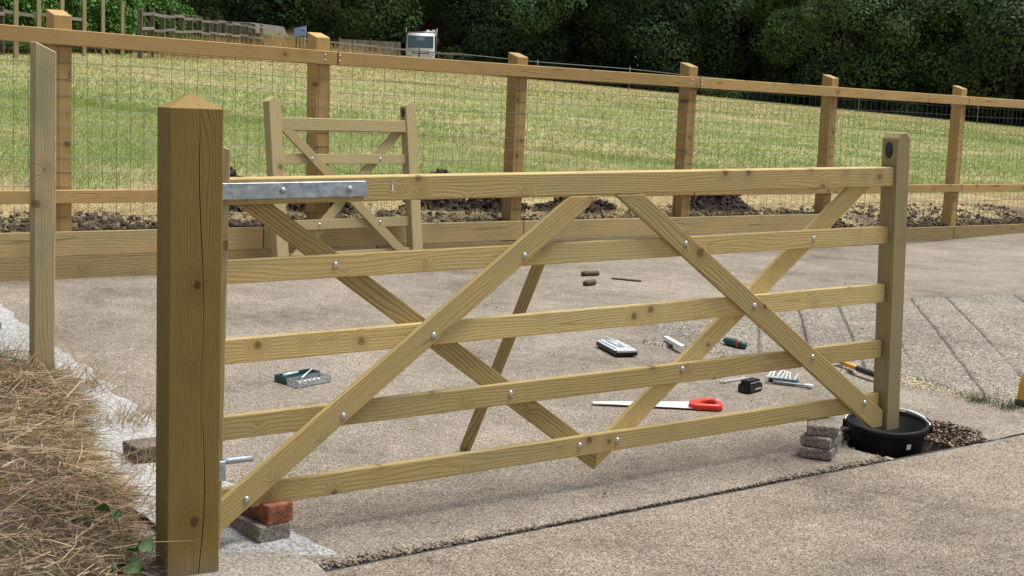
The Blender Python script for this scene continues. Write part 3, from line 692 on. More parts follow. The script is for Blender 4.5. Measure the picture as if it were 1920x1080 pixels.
for t in np.linspace(.06, math.pi - .06, 22):
    al = ha + t; pth.append((math.cos(al) * (ro + .006), math.sin(al) * (ro + .006), .243 + .022 * math.sin(t)))
tube('wire_bail', pth, .0038, M_CHROME, bk, n=8)
for al in (ha, ha + math.pi):
    box('bail_lug', .02, .03, .035, M_BUCKET, bk, Matrix.Rotation(al, 4, 'Z') @ Matrix.Translation((ro + .006, 0, .232)), .003)
gp = pth[3:8]
tube('bail_grip', gp, .008, plain('pale_grip', (.62, .64, .66), .4), bk, n=8)
al = vb + .62; box('label_sticker', .0012, .022, .026, M_WHITE, bk, Matrix.Rotation(al, 4, 'Z') @ Matrix.Translation((.1712, 0, .185)) @ Matrix.Rotation(R(8.0), 4, 'Y'), 0)

# ------------------------------------------------------------------ bricks and pavers
def rough_block(name, sx, sy, sz, mat, loc, rz, label, cat, group=None, bev=.006, amp=.0014, seed=1, rx=0, ry=0):
    bm = bmesh.new(); bmesh.ops.create_cube(bm, size=2); bmesh.ops.subdivide_edges(bm, edges=bm.edges[:], cuts=9, use_grid_fill=True)
    hx, hy, hz_ = sx / 2, sy / 2, sz / 2; wp = lambda q: math.copysign(1 - (1 - abs(q)) ** 1.7, q)
    for v in bm.verts:
        p = Vector((wp(v.co.x) * hx, wp(v.co.y) * hy, wp(v.co.z) * hz_)); q = Vector((max(-hx + bev, min(hx - bev, p.x)), max(-hy + bev, min(hy - bev, p.y)), max(-hz_ + bev, min(hz_ - bev, p.z))))
        d = p - q; v.co = q + d.normalized() * bev if d.length > 1e-9 else p
    for v in bm.verts:
        p = v.co; nn = float(fbm(p.x * 28 + seed * 7 + p.z * 13, p.y * 28 + p.z * 21 + seed, seed)) - .5
        nn2 = float(fbm(p.x * 9 + seed * 3, p.y * 9 + p.z * 9, seed + 5)) - .5
        v.co = p + p.normalized() * (nn * amp * 2 + nn2 * amp * 2)
    o = bobj(name, bm, mat, None, None, True); o.location = loc; o.rotation_euler = (rx, ry, rz)
    return tag(o, label, cat, group)
rz = math.atan2(-.133, .104)   # long axis of the left bricks
bx, by_ = -.818 + .104 * .5 - .052 * .95, 4.497 + .0
cL = Vector((-.818, 4.508, 0)) + Vector((-.616, .788, 0)) * .10 + Vector((.710, .704, 0)) * .060
z0 = gz(cL.x, cL.y) + .012
rough_block('paver', .20, .125, .062, M_PAVER, (cL.x, cL.y, z0 + .031), rz + .05, 'grey paver on the ground under the red brick', 'paver', seed=2)
rough_block('brick', .205, .1025, .066, M_BRICK, (cL.x + .010, cL.y + .012, z0 + .062 + .0335), rz + .10, 'weathered red brick holding up the hinge end of the gate', 'brick', bev=.004, amp=.0022, seed=4)
pc = Vector((1.401, 5.868, 0)) + Vector((.44, .898, 0)) * .10 + Vector((-.94, .344, 0)) * .068
z0 = gz(pc.x, pc.y) - .001
for i, (dx, dy, dr, lab) in enumerate(((0, 0, 0, 'lowest of three grey pavers stacked under the gate by the bucket'), (.008, .006, -.16, 'middle one of three grey pavers stacked under the gate by the bucket'), (.012, .016, .14, 'topmost of three grey pavers stacked under the gate by the bucket'))):
    rough_block('paver', .135, .195, .049, M_PAVER, (pc.x + dx, pc.y + dy, z0 + .0245 + i * .0495), math.atan2(-.344, .94) + dr, lab, 'paver', 'pavers stacked under the gate', seed=10 + i, bev=.010)
pb = Vector((-1.386, 5.353, 0)); rough_block('paver', .22, .14, .066, M_DPAVER, (pb.x, pb.y, gz(pb.x, pb.y) + .050), R(38), 'dark grey paver on pale mortar behind the gate post', 'paver', seed=21, bev=.009)

# ------------------------------------------------------------------ left stake
sk = Vector((-2.222, 6.375, 0)); sb = gz(-2.2, 6.4)
so_ = bobj('tall_stake', prism([(-.25, -.048), (1.565 - .04, -.048), (1.568, .048), (-.25, .048)], -.048, .048, .004), M_STAKE, None,
           frame((sk.x + .048 * (math.cos(R(32)) - math.sin(R(32))), sk.y + .048 * (math.sin(R(32)) + math.cos(R(32))), sb), (.01, 0, 1), (-math.sin(R(32)), math.cos(R(32)), 0)))
tag(so_, 'pale greenish square timber stake with slanted top at the left', 'stake')

# ------------------------------------------------------------------ tools on the concrete
def onground(x, y): return (x, y, gz(x, y))
def tool(name, x, y, dx, dy, label, cat, dz=0, ridge=0):
    return empty(name, mat=frame((x, y, gz(x, y) + dz), (dx, dy, gz(x + dx, y + dy) - gz(x, y)), (-dy, dx, 0)), label=label, cat=cat)
# hand saw: local X from tip to handle
sa = tool('hand_saw', .414, 6.61, .62, .035, 'hand saw with pale steel blade and red handle lying behind the gate', 'saw', .006)
v = [(0, .0, 0), (.49, -.012, 0), (.49, .085, 0), (0, .028, 0)]
nt = 70; pts = [(0, .028)] + [(0, 0)]
for i in range(nt):
    x0 = .49 * i / nt; pts.append((x0 + .0035, -.012 * (i + .5) / nt - .004)); pts.append((.49 * (i + 1) / nt, -.012 * (i + 1) / nt))
pts += [(.50, .085)]
bmv = bmesh.new(); up = [bmv.verts.new((p[0], p[1], .002)) for p in pts]; bmv.faces.new(up)
r_ = bmesh.ops.extrude_face_region(bmv, geom=bmv.faces[:]); [setattr(q, 'co', q.co - Vector((0, 0, .0015))) for q in r_['geom'] if isinstance(q, bmesh.types.BMVert)]
bobj('blade', bmv, M_BLADE, sa, Matrix.Translation((0, 0, .004)) @ Matrix.Rotation(R(8), 4, 'X'))
# handle: closed ring grip
op = [(.47, .0), (.50, -.018), (.60, -.022), (.635, -.01), (.645, .05), (.64, .13), (.615, .155), (.57, .15), (.49, .085)]
ip = [(.525, .035), (.56, .008), (.60, .006), (.618, .05), (.612, .115), (.585, .128), (.545, .09)]
def ringplate(op, ip, t, n=40):
    a = resample(op + op[:1], n + 1)[:-1]; c = np.mean(ip, 0); ang = np.arctan2(a[:, 1] - c[1], a[:, 0] - c[0])
    b = resample(ip + ip[:1], 200); bang = np.arctan2(b[:, 1] - c[1], b[:, 0] - c[0]); bi = np.array([b[np.argmin(np.abs((bang - q + math.pi) % (2 * math.pi) - math.pi))] for q in ang])
    V, F = [], []
    for P, z in ((a, .004), (a + (bi - a) * .12, 0), (bi + (a - bi) * .12, 0), (bi, .004), (bi, t - .004), (bi + (a - bi) * .18, t), (a + (bi - a) * .18, t), (a, t - .004)):
        V += [(p[0], p[1], z) for p in P]
    for k in range(8):
        for i in range(n):
            j = (i + 1) % n; k2 = (k + 1) % 8; F.append((k * n + i, k * n + j, k2 * n + j, k2 * n + i))
    return V, F
v, f = ringplate(op, ip, .03); mobj('handle', v, f, M_RED, sa, Matrix.Translation((0, 0, -.004)), True)
box('handle_cap', .03, .07, .03, plain('grey_soft_grip', (.30, .28, .28), .6), sa, Matrix.Translation((.63, .10, .0135)), .008, 2)
# green socket case with clear lid half
sc = tool('socket_case', -1.016, 6.572, .143, .166, 'open dark green tool case with clear tray lying left behind the gate', 'tool case', .008)
def tray(nm, x0, x1, y0, y1, h, mat, par, t=.004):
    bm = bmesh.new()
    for (a, b, c_, d) in ((x0, x1, y0, y0 + t), (x0, x1, y1 - t, y1), (x0, x0 + t, y0 + t, y1 - t), (x1 - t, x1, y0 + t, y1 - t)):
        q = boxbm(b - a, d - c_, h, 0, c=((a + b) / 2, (c_ + d) / 2, h / 2)); me = bpy.data.meshes.new('t'); q.to_mesh(me); q.free(); bm.from_mesh(me); bpy.data.meshes.remove(me)
    q = boxbm(x1 - x0, y1 - y0, t, 0, c=((x0 + x1) / 2, (y0 + y1) / 2, -t / 2 + .0005)); me = bpy.data.meshes.new('t'); q.to_mesh(me); q.free(); bm.from_mesh(me); bpy.data.meshes.remove(me)
    return bobj(nm, bm, mat, par)
tray('lid', 0, .215, 0, .085, .030, M_CLEAR, sc); tray('base_tray', -.004, .22, .087, .17, .036, M_TEAL, sc)
for i in range(7): tube('socket', [(.03 + i * .024, .10, .016), (.03 + i * .024, .10 + .03, .016)], .0095 - .0005 * i, M_CHROME, sc, n=10)
for i in range(5): tube('socket', [(.035 + i * .03, .02, .012), (.035 + i * .03, .05, .012)], .009, M_CHROME, sc, n=10)
tube('extension_bar', [(.05, .03, .034), (.20, .13, .042)], .004, M_CHROME, sc, n=8); tube('ratchet_handle', [(.03, .145, .032), (.13, .15, .034)], [.008, .005], M_TRAY, sc, n=8)
# socket rail set
sr = tool('socket_set', .601, 7.706, -.1, .273, 'pale socket and bit set in a black case right of centre behind the gate', 'socket set', .008)
box('case', .29, .134, .026, M_BLACK, sr, None, .004, c=(.145, -.067, .013))
for i in range(10):
    x_ = .045 + i * .024
    tube('socket', [(x_, -.022, .018), (x_, -.022, .040)], .0105, M_TRAY, sr, n=10); tube('socket', [(x_, -.112, .018), (x_, -.112, .038 - .0008 * i)], .010, M_TRAY, sr, n=10)
box('tray_insert', .25, .135, .006, M_TRAY, sr, None, .002, c=(.158, -.067, .0285))
tube('ratchet_handle', [(.08, -.075, .042), (.10, -.075, .044), (.19, -.066, .046), (.27, -.06, .046)], [.014, .008, .008, .012], M_CHROME, sr, n=10)
tube('driver_handle', [(.10, -.048, .040), (.22, -.04, .040)], [.012, .011], M_TRAY, sr, n=10)
box('case_lip', .02, .12, .004, M_GREYM, sr, None, .001, c=(.014, -.067, .0285))
ws = tool('plastic_strip', .997, 7.927, -.07, .252, 'short white plastic strip on the concrete behind the gate', 'plastic strip', .024)
bobj('strip_body', prism([(0, 0), (.26, 0), (.26, .026), (0, .026)], -.014, .014, .003), M_WHITE, ws); tag(ws)
kn = tool('utility_knife', 1.384, 8.045, -.136, .193, 'dark green utility knife with red band seen under the fourth rail', 'knife', .036)
tube('grip', [(0, 0, .006), (.01, 0, .006), (.05, 0, .006), (.11, .004, .006), (.165, 0, .006), (.18, 0, .004)], [.014, .023, .026, .025, .020, .012], M_GREEN, kn, n=12)
tube('band', [(.043, 0, .006), (.054, 0, .006)], .0268, M_RED, kn, n=12)
box('blade_tip', .05, .014, .003, M_CHROME, kn, None, .0005, c=(.20, 0, .004))
bt = tool('battery_pack', 1.241, 7.008, .085, .097, 'chunky black tool battery standing beside the spanner set', 'battery', .0)
box('battery_body', .130, .074, .045, M_BLACK, bt, None, .006, 2, c=(.065, .037, .0235)); box('battery_shoe', .105, .056, .022, M_BLACK, bt, None, .004, 2, c=(.065, .037, .055))
box('rail_slot', .09, .006, .006, M_GREYM, bt, None, .001, c=(.065, .0085, .052))
for i, (x_, wv) in enumerate(((.058, .008), (.068, .006), (.077, .009), (.088, .006), (.097, .007), (.107, .01))): box('printed_mark', wv, .0008, .007 + .002 * (i % 2), plain('print_white', (.6, .6, .62), .5), bt, None, 0, c=(x_, -.0004, .020))
def spanner(nm, L, r, mat, par, M):
    bm = bmesh.new(); 
    def ring(cx, R_, ri, n=14):
        o = [bm.verts.new((cx + math.cos(2 * math.pi * i / n) * R_, math.sin(2 * math.pi * i / n) * R_, 0)) for i in range(n)]
        q = [bm.verts.new((cx + math.cos(2 * math.pi * i / n) * ri, math.sin(2 * math.pi * i / n) * ri, 0)) for i in range(n)]
        for i in range(n): bm.faces.new((o[i], o[(i + 1) % n], q[(i + 1) % n], q[i]))
    ring(0, r * 1.5, r * .8)
    a = [(-.0 + r * 1.3, -r * .55), (L - r * 1.6, -r * .6), (L - r * 1.1, -r * 1.5), (L + r * .6, -r * 1.35), (L + r * .7, -r * .7), (L - r * .4, -r * .7), (L - r * .4, r * .7), (L + r * .7, r * .7), (L + r * .6, r * 1.35), (L - r * 1.1, r * 1.5), (L - r * 1.6, r * .6), (r * 1.3, r * .55)]
    bm.faces.new([bm.verts.new((p[0], p[1], 0)) for p in a])
    e = bmesh.ops.extrude_face_region(bm, geom=bm.faces[:])
    for q in e['geom']:
        if isinstance(q, bmesh.types.BMVert): q.co.z += .006
    return bobj(nm, bm, mat, par, M)
wsx = tool('spanner_set', 1.40, 7.34, .135, -.055, 'row of steel spanners clipped in a teal holder beside the battery', 'spanner set', .006)
box('holder', .155, .045, .022, M_TEAL, wsx, None, .004, c=(.078, 0, .011))
for i in range(7): spanner('spanner', .165 - i * .010, .0085 - .0005 * i, M_CHROME, wsx, Matrix.Translation((.004 + i * .023, -.055 + i * .003, .026)) @ Matrix.Rotation(R(97 + random.uniform(-7, 7)), 4, 'Z') @ Matrix.Rotation(R(-6), 4, 'Y'))
sp1 = empty('spanner', mat=frame((1.097, 7.325, gz(1.097, 7.325) + .008), (.209, .175, 0), (-.175, .209, 0)), label='longer loose steel spanner behind the battery, nearer the fourth rail', cat='spanner', group='loose spanners')
spanner('spanner_body', .255, .011, M_CHROME, sp1, I4)
sp2 = empty('spanner', mat=frame((1.138, 7.235, gz(1.138, 7.235) + .008), (.16, .125, 0), (-.125, .16, 0)), label='shorter loose steel spanner just left of the battery', cat='spanner', group='loose spanners')
spanner('spanner_body', .175, .011, M_CHROME, sp2, I4)
aw = tool('adjustable_wrench', 1.60, 7.215, -.15, .055, 'grey adjustable wrench lying right of the spanner set', 'wrench', .006)
bobj('handle', prism([(.03, -.011), (.20, -.015), (.205, .015), (.03, .011)], 0, .012, .003), M_GREYM, aw, frame((0, 0, .002), (1, 0, 0), (0, 0, 1)))
bobj('jaw', prism([(-.012, -.022), (.012, -.020), (.014, -.004), (.034, -.010), (.036, .012), (.012, .022), (-.012, .020), (-.006, .004), (.004, .002), (-.008, -.006)], 0, .014, .001), M_CHROME, aw, frame((0, 0, .001), (1, 0, 0), (0, 0, 1)))
hm = tool('hammer', 1.86, 7.74, .16, -.33, 'hammer with yellow shaft and black grip lying behind the brace', 'hammer', .020)
tube('shaft', [(0, 0, .028), (.10, 0, .024), (.17, 0, .022)], [.012, .013, .014], M_YELLOW, hm, n=12); tube('grip', [(.168, 0, .022), (.20, 0, .021), (.30, 0, .02), (.33, 0, .02)], [.016, .0165, .018, .015], M_DARK, hm, n=12)
tube('head', [(0, -.06, .032), (0, -.04, .032), (0, -.03, .03), (0, .03, .03), (0, .05, .028)], [.017, .017, .012, .013, .010], M_GREYM, hm, n=12)
yb = empty('tool_box', mat=frame((2.632, 6.93, gz(2.63, 6.93) + .022), (.9, .1, 0), (-.1, .9, 0)), label='yellow plastic tool case with black foot cut off by the right edge', cat='tool case')
bobj('shell', prism([(.0, .022), (.30, .022), (.30, .15), (.285, .17), (.03, .17), (.012, .12)], .0, .11, .008, 2), M_YELLOW, yb); box('foot', .31, .12, .022, M_BLACK, yb, None, .004, c=(.150, .055, .0105))
box('latch', .03, .01, .04, M_BLACK, yb, None, .003, c=(.10, -.004, .09))
sh = empty('spade', mat=frame((-2.66, 6.72, .20), (.10, .12, .16), (-.12, .10, 0)), label='grey metal blade of a spade standing up from the bank at the left edge', cat='spade')
bm = bmesh.new(); rows_ = [(-.02, .085, .0), (.06, .088, .004), (.14, .08, .006), (.19, .05, .004), (.215, .012, .0)]
vv = [[bm.verts.new((x_, y_ * q, z_ - .02 * abs(q) ** 2)) for q in (-1, -.5, 0, .5, 1)] for x_, y_, z_ in rows_]
for i in range(4):
    for q in range(4): bm.faces.new((vv[i][q], vv[i][q + 1], vv[i + 1][q + 1], vv[i + 1][q]))
bmesh.ops.solidify(bm, geom=bm.faces[:], thickness=.003); bobj('blade', bm, M_GREYM, sh, None, True)
tube('shaft', [(-.02, 0, .0), (-.12, 0, .01), (-.5, 0, .02)], [.014, .016, .016], M_GATE, sh, n=10)
# logs and sticks
def log(nm, a, b, r, label, cat='log'):
    za = gz(*a) + r * .9; zb = gz(*b) + r * .9; n = 9
    pth = [((a[0] + (b[0] - a[0]) * t, a[1] + (b[1] - a[1]) * t + .004 * math.sin(t * 7), za + (zb - za) * t)) for t in np.linspace(0, 1, n)]
    o = tube(nm, pth, [r * random.uniform(.85, 1.1) for _ in pth], M_TWIG, None, None, 9); return tag(o, label, cat)
log('short_log', (.545, 10.742), (.671, 10.831), .022, 'longer mossy cut branch piece lying on the driveway')
log('short_log', (.542, 10.22), (.612, 10.32), .024, 'stubby cut branch piece nearest the gate on the driveway')
log('stick', (.77, 10.671), (.994, 10.627), .009, 'thin dark stick lying right of the cut branch pieces', 'stick')
# scattered leaf litter and crumbs
n = 420; jx = rng.uniform(-1, 7, n); kx = rng.uniform(.15, 4.2, n); x, y = jk(jx, kx); P = np.stack([x, y, gh(x, y) + .012], 1)
V, F, cc = leaves(P, unit(np.stack([rng.normal(size=n) * .5, rng.normal(size=n) * .5, np.ones(n)], 1)), .008 + .022 * rng.random(n) ** 3, np.array([.07, .05, .035]) * (.6 + rng.random((n, 1))), .45)
tag(npmesh('leaf_litter', V, F, attr_mat('litter', .9), cc), 'small dark bits of leaf and twig scattered on the concrete', 'litter', kind='stuff')
n = 800; a = rng.normal(size=n) * .11; b = rng.normal(size=n) * .07; x = 2.18 + a; y = 7.42 - a * .9 + b * 1.2; P = np.stack([x, y, gh(x, y) + .022], 1)
V, F, cc = leaves(P, unit(np.stack([rng.normal(size=n) * .6, rng.normal(size=n) * .6, np.ones(n)], 1)), .006 + .010 * rng.random(n), np.array([.62, .52, .32]) * (.8 + .4 * rng.random((n, 1))), .5)
tag(npmesh('sawdust', V, F, attr_mat('sawdust_chips', .9), cc), 'pale sawdust spilled at the edge of the ridged concrete', 'sawdust', kind='stuff')
n = 900; t = rng.random(n); x = 2.42 + .38 * t + rng.normal(size=n) * .03; y = 7.12 - .40 * t + rng.normal(size=n) * .03; clump = vnoise(t * 9, t * 0, 91) > .42; x, y = x[clump], y[clump]; n = len(x)
D = unit(np.stack([rng.normal(size=n) * .6, rng.normal(size=n) * .6, .7 + rng.random(n)], 1)); c = np.where(rng.random((n, 1)) < .7, [[.10, .12, .05]], [[.28, .25, .14]]) * (.7 + .6 * rng.random((n, 1)))
V, F, cc = blades(np.stack([x, y, gh(x, y)], 1), D, .03 + .05 * rng.random(n), np.full(n, .0018), rng.normal(size=(n, 3)) * .4, c)
tag(npmesh('joint_weeds', V, F, M_BLADEM, cc), 'small green weeds in the joint beside the ridged concrete', 'weeds', kind='stuff')

# ------------------------------------------------------------------ dry grass bank at the left
bank_edge = [(-.98, 3.2), (-1.04, 3.9), (-1.10, 4.25), (-1.24, 4.5), (-1.29, 4.8), (-1.50, 5.12), (-1.62, 5.35), (-1.80, 5.88), (-1.95, 6.2), (-2.12, 6.36), (-2.30, 6.46), (-2.50, 6.60), (-2.9, 6.9), (-3.6, 7.3), (-5, 8.0)]
Eb = resample(bank_edge, 300)
def bank_d(x, y):
    q = np.stack([x, y], -1).reshape(-1, 2); d = np.empty(len(q)); 
    for i in range(0, len(q), 4000): d[i:i + 4000] = np.sqrt(((q[i:i + 4000, None] - Eb[None]) ** 2).sum(-1)).min(1)
    poly = bank_edge + [(-9, 8), (-9, 3.2)]
    return np.where(pip(q[:, 0], q[:, 1], poly), d, -d).reshape(np.shape(x))
def bank_z(x, y, d):
    return gh(x, y) + (.19 - .165 * sstep(4.8, 6.0, y)) * sstep(-.02, .9, d) + .05 * sstep(0, .12, d) + .16 * (fbm(x * 3.4, y * 3.4, 101) - .5) * sstep(0, .3, d) + .055 * (fbm(x * 12, y * 12, 102) - .5) - .12 * sstep(.02, -.08, d)
xg = np.arange(-5.0, -.9, .03); yg = np.arange(3.2, 8.0, .03); X, Y = np.meshgrid(xg, yg); d = bank_d(X, Y); Z = bank_z(X, Y, d)
nn = fbm(X * 9, Y * 9, 103)[..., None]; col = np.array([.115, .083, .058]) * (.4 + 1.2 * nn)
F = grid_faces(*X.shape); keep = (d > -.07).reshape(-1)
tag(npmesh('earth_bank', np.stack([X, Y, Z], -1).reshape(-1, 3), F[keep[F].all(1)], M_SOIL, col.reshape(-1, 3), smooth=True), kind='structure')
n = 120000; x = rng.uniform(-3.7, -.95, n); y = rng.uniform(3.6, 7.4, n); d = bank_d(x, y)
bare = sstep(.53, .63, fbm(x * 2.1 + 5, y * 2.1, 104)); dens = sstep(-.03, .06, d) * (1 - .8 * bare)
kp_ = (rng.random(n) < dens); x, y, d = x[kp_], y[kp_], d[kp_]; n = len(x)
z = bank_z(x, y, d) + rng.random(n) * .045
up_ = np.where(rng.random(n) < .10, 1.0, .10) * (rng.random(n) + .2); az = rng.uniform(0, 2 * math.pi, n); D = unit(np.stack([np.cos(az), np.sin(az), up_], 1))
g = fbm(x * 2.5, y * 2.5, 105)
c = (np.array([.42, .315, .195])[None] * (1 - g[:, None] * .5) + np.array([.16, .105, .07])[None] * g[:, None] * .5) * (.45 + 1.0 * rng.random((n, 1)))
isg = (rng.random(n) < .05); c[isg] = np.array([.14, .17, .05]) * (.7 + .6 * rng.random((isg.sum(), 1)))
V, F, cc = blades(np.stack([x, y, z], 1), D, .05 + .10 * rng.random(n), 0.0013 + .0015 * rng.random(n), np.stack([rng.normal(size=n) * .5, rng.normal(size=n) * .5, -np.abs(rng.normal(size=n)) * .35], 1), c)
tag(npmesh('dry_bank_grass', V, F, M_BLADEM, cc), 'matted brown dry grass on the bank at the lower left', 'dry grass', kind='stuff')
n = 9000; x = rng.uniform(-3.6, -1.0, n); y = rng.uniform(3.6, 7.3, n); d = bank_d(x, y); q = d > -.02; x, y, d = x[q], y[q], d[q]; n = len(x)
az = rng.uniform(0, 2 * math.pi, n); D = unit(np.stack([np.cos(az), np.sin(az), rng.random(n) ** 4 * .9 + .01], 1)); c = np.where(rng.random((n, 1)) < .75, [[.50, .40, .265]], [[.17, .12, .085]]) * (.6 + .7 * rng.random((n, 1)))
V, F, cc = blades(np.stack([x, y, bank_z(x, y, d) + .02 + .03 * rng.random(n)], 1), D, .08 + .16 * rng.random(n), .0011 + .0012 * rng.random(n), np.stack([rng.normal(size=n) * .6, rng.normal(size=n) * .6, -np.abs(rng.normal(size=n)) * .5], 1), c)
tag(npmesh('broken_stalks', V, F, M_BLADEM, cc), 'pale broken stalks lying across the matted dry grass bank', 'dry grass', kind='stuff')
# taller tufts at the bank's edge
tuft = [(-1.62, 5.75, .16, 220), (-1.95, 6.25, .2, 180), (-2.15, 6.40, .18, 160), (-1.45, 5.20, .14, 160), (-2.45, 6.6, .22, 160), (-1.28, 4.75, .13, 120), (-2.3, 6.2, .16, 160), (-1.18, 4.40, .16, 60)]
Ps, Ds, Ls, cs_ = [], [], [], []
for tx, ty, tl, tn in tuft:
    px_ = tx + rng.normal(size=tn) * .07; py_ = ty + rng.normal(size=tn) * .07; dd = bank_d(px_, py_); Ps.append(np.stack([px_, py_, bank_z(px_, py_, np.maximum(dd, .02))], 1))
    Ds.append(unit(np.stack([rng.normal(size=tn) * .5 + .25, rng.normal(size=tn) * .5, .5 + rng.random(tn)], 1))); Ls.append(tl * (.5 + .9 * rng.random(tn))); cs_.append(np.where(rng.random((tn, 1)) < .86, [[.42, .29, .15]], [[.15, .18, .07]]) * (.6 + .7 * rng.random((tn, 1))))
P = np.concatenate(Ps); n = len(P); V, F, cc = blades(P, np.concatenate(Ds), np.concatenate(Ls), np.full(n, .0013), np.stack([rng.normal(size=n) * .5, rng.normal(size=n) * .5, -np.abs(rng.normal(size=n)) * .4], 1), np.concatenate(cs_))
tag(npmesh('bank_tufts', V, F, M_BLADEM, cc), 'taller dry grass tufts along the edge of the bank', 'dry grass', kind='stuff')
# bramble sprig at the foot of the post
br = empty('bramble', (-1.155, 4.16, gz(-1.155, 4.16) + .03), label='small green bramble sprig at the foot of the gate post', cat='bramble')
def leafmesh(L, Wd):
    n = 9; v, f = [], []
    for i in range(n):
        t = i / (n - 1); hw = Wd * (math.sin(math.pi * min(1, t * .92 + .06)) ** .75) * (1 + (.09 if i % 2 else -.06))
        v += [(t * L, -hw, .012 * math.sin(t * 3) - hw * .25 * 0 + .006), (t * L, 0, .010 * math.sin(t * 3) - .002), (t * L, hw, .012 * math.sin(t * 3) + .006)]
    for i in range(n - 1):
        for q in (0, 1): f.append((i * 3 + q, i * 3 + q + 1, i * 3 + q + 4, i * 3 + q + 3))
    return v, f
M_BRAM = plain('bramble_leaf', (.05, .105, .03), .75, nz=.35, nscale=60)
stems = [[(0, 0, -.03), (-.02, .02, .08), (-.04, .01, .17), (-.06, -.01, .21)], [(.01, 0, -.03), (.03, -.02, .06), (.04, -.03, .12)], [(0, 0, -.03), (.0, -.03, .03), (.01, -.07, .06)]]
for s_ in stems: tube('stem', s_, .0022, plain('bramble_stem', (.12, .13, .05), .7), br, n=5)
lv, lf = leafmesh(.052, .026); l0 = None
for p, az, el, sc_ in [((-.06, -.01, .21), -2.6, .2, .9), ((-.05, 0, .19), -.6, .3, .8), ((-.045, .01, .18), 2.4, .5, .7), ((.04, -.03, .12), -.3, -.35, .95), ((.035, -.025, .11), -1.5, .1, .8), ((.03, -.02, .09), -2.5, .2, .7),
                     ((.01, -.07, .06), -.5, -.1, 1.2), ((.005, -.06, .055), -2.3, -.2, 1.0), ((.0, -.04, .045), -1.5, -.25, 1.05), ((0, -.02, .03), 2.9, .3, .7)]:
    if l0 is None: o = l0 = mobj('leaf', lv, lf, M_BRAM, br, None, True)
    else: o = l0.copy(); C.objects.link(o)
    o.matrix_local = Matrix.Translation(p) @ Matrix.Rotation(az, 4, 'Z') @ Matrix.Rotation(-el, 4, 'Y') @ Matrix.Rotation(random.uniform(.2, .9), 4, 'X') @ Matrix.Scale(sc_, 4)

# ------------------------------------------------------------------ far stakes, old fence, hedge
spos = [(-12.23, 34.0), (-12.36, 36.0), (-12.42, 38.0), (-12.44, 40.0), (-12.5, 42.0), (-12.49, 44.0)]
slab = ['leftmost', 'second from left', 'third from left', 'third from right', 'second from right', 'rightmost']
for i, (x, y) in enumerate(spos):
    o = bobj('stake', prism([(-.2, -.05), (1.74 - .07, -.05), (1.74 + random.uniform(-.02, .03), .05), (-.2, .05)], -.05, .05, .005), M_STAKE, None, frame((x, y, fzf(x, y) - .02), (random.uniform(-.012, .012), 0, 1), (-.55, .83, 0)))
    tag(o, 'pale pointed fence stake in the field by the hedge, ' + slab[i], 'stake', 'new stakes in the field')
of = empty('old_fence', (-11.65, 43, fzf(-11.65, 43)), label='weathered grey post and rail fence running back from hedge to truck', cat='fence')
B = Vector(of.location)
path = [(-11.66, 43.0), (-12.4, 53.0), (-12.9, 63.0), (-12.95, 70.0)]
def along(path, step):
    p = resample(path, max(2, int(round(sum(math.hypot(b[0] - a[0], b[1] - a[1]) for a, b in zip(path, path[1:])) / step)) + 1)); return p
def oldrun(path, step, hgt, rails, pw=.13):
    p = along(path, step)
    for i, (x, y) in enumerate(p):
        z = fzf(x, y) - B.z; h = hgt + random.uniform(-.05, .05)
        beam('post', h + .3, pw, .1, M_OLDP, of, frame((x - B.x, y - B.y, z - .3), (random.uniform(-.03, .03), random.uniform(-.03, .03), 1), (0, 1, 0)), .01)
        if i:
            x0, y0 = p[i - 1]; z0 = fzf(x0, y0) - B.z
            for r_ in rails:
                a = Vector((x0 - B.x, y0 - B.y - .07, z0 + r_ + random.uniform(-.04, .04))); b = Vector((x - B.x, y - B.y - .07, z + r_ + random.uniform(-.04, .04)))
                off = Vector((.075, 0, 0)); beam('rail', (b - a).length + .1, 0.09, .032, M_OLD, of, frame(a + off, b - a, (b - a).cross(Vector((0, 0, 1)))), .006)
oldrun(path, 1.9, 1.52, (1.38, .9, .45), .14)
oldrun([(-12.95, 70.2), (-11.2, 78), (-7.3, 84), (-4.9, 88), (-1.3, 100)], 2.2, 1.22, (1.08, .66, .28))
oldrun([(-12.9, 30.5), (-12.95, 41.5)], 2.2, 1.15, (1.05, .6))
pf = empty('board_fence', (-10.6, 84.2, fzf(-10.6, 84.2)), (0, 0, R(20)), 'brown close-boarded fence panels just left of the truck', 'fence')
for k in range(2):
    for q in range(13): box('board', .135, .02, 1.35 + random.uniform(-.02, .02), M_OLD, pf, Matrix.Translation((k * 1.95 + .08 + q * .143, 1.2 + random.uniform(-.006, .006), .72)), .003)
    box('post', .1, .1, 1.6, M_OLDP, pf, Matrix.Translation((k * 1.95 - .02, 1.22, .7)), .008)
# shed roof behind the old fence
shd = empty('shed', (-16.2, 80, fzf(-16.2, 80) - .5), (0, 0, R(-20)), 'low shed with grey roof behind the old fence', 'shed')
box('wall', 4.2, 3, 1.5, M_OLDP, shd, Matrix.Translation((0, 0, .75)), .01)
bobj('roof', prism([(-2.4, 1.45), (2.4, 1.45), (2.0, 2.05), (-2.0, 2.15)], -1.8, 1.8, .03), M_GREYROOF, shd)
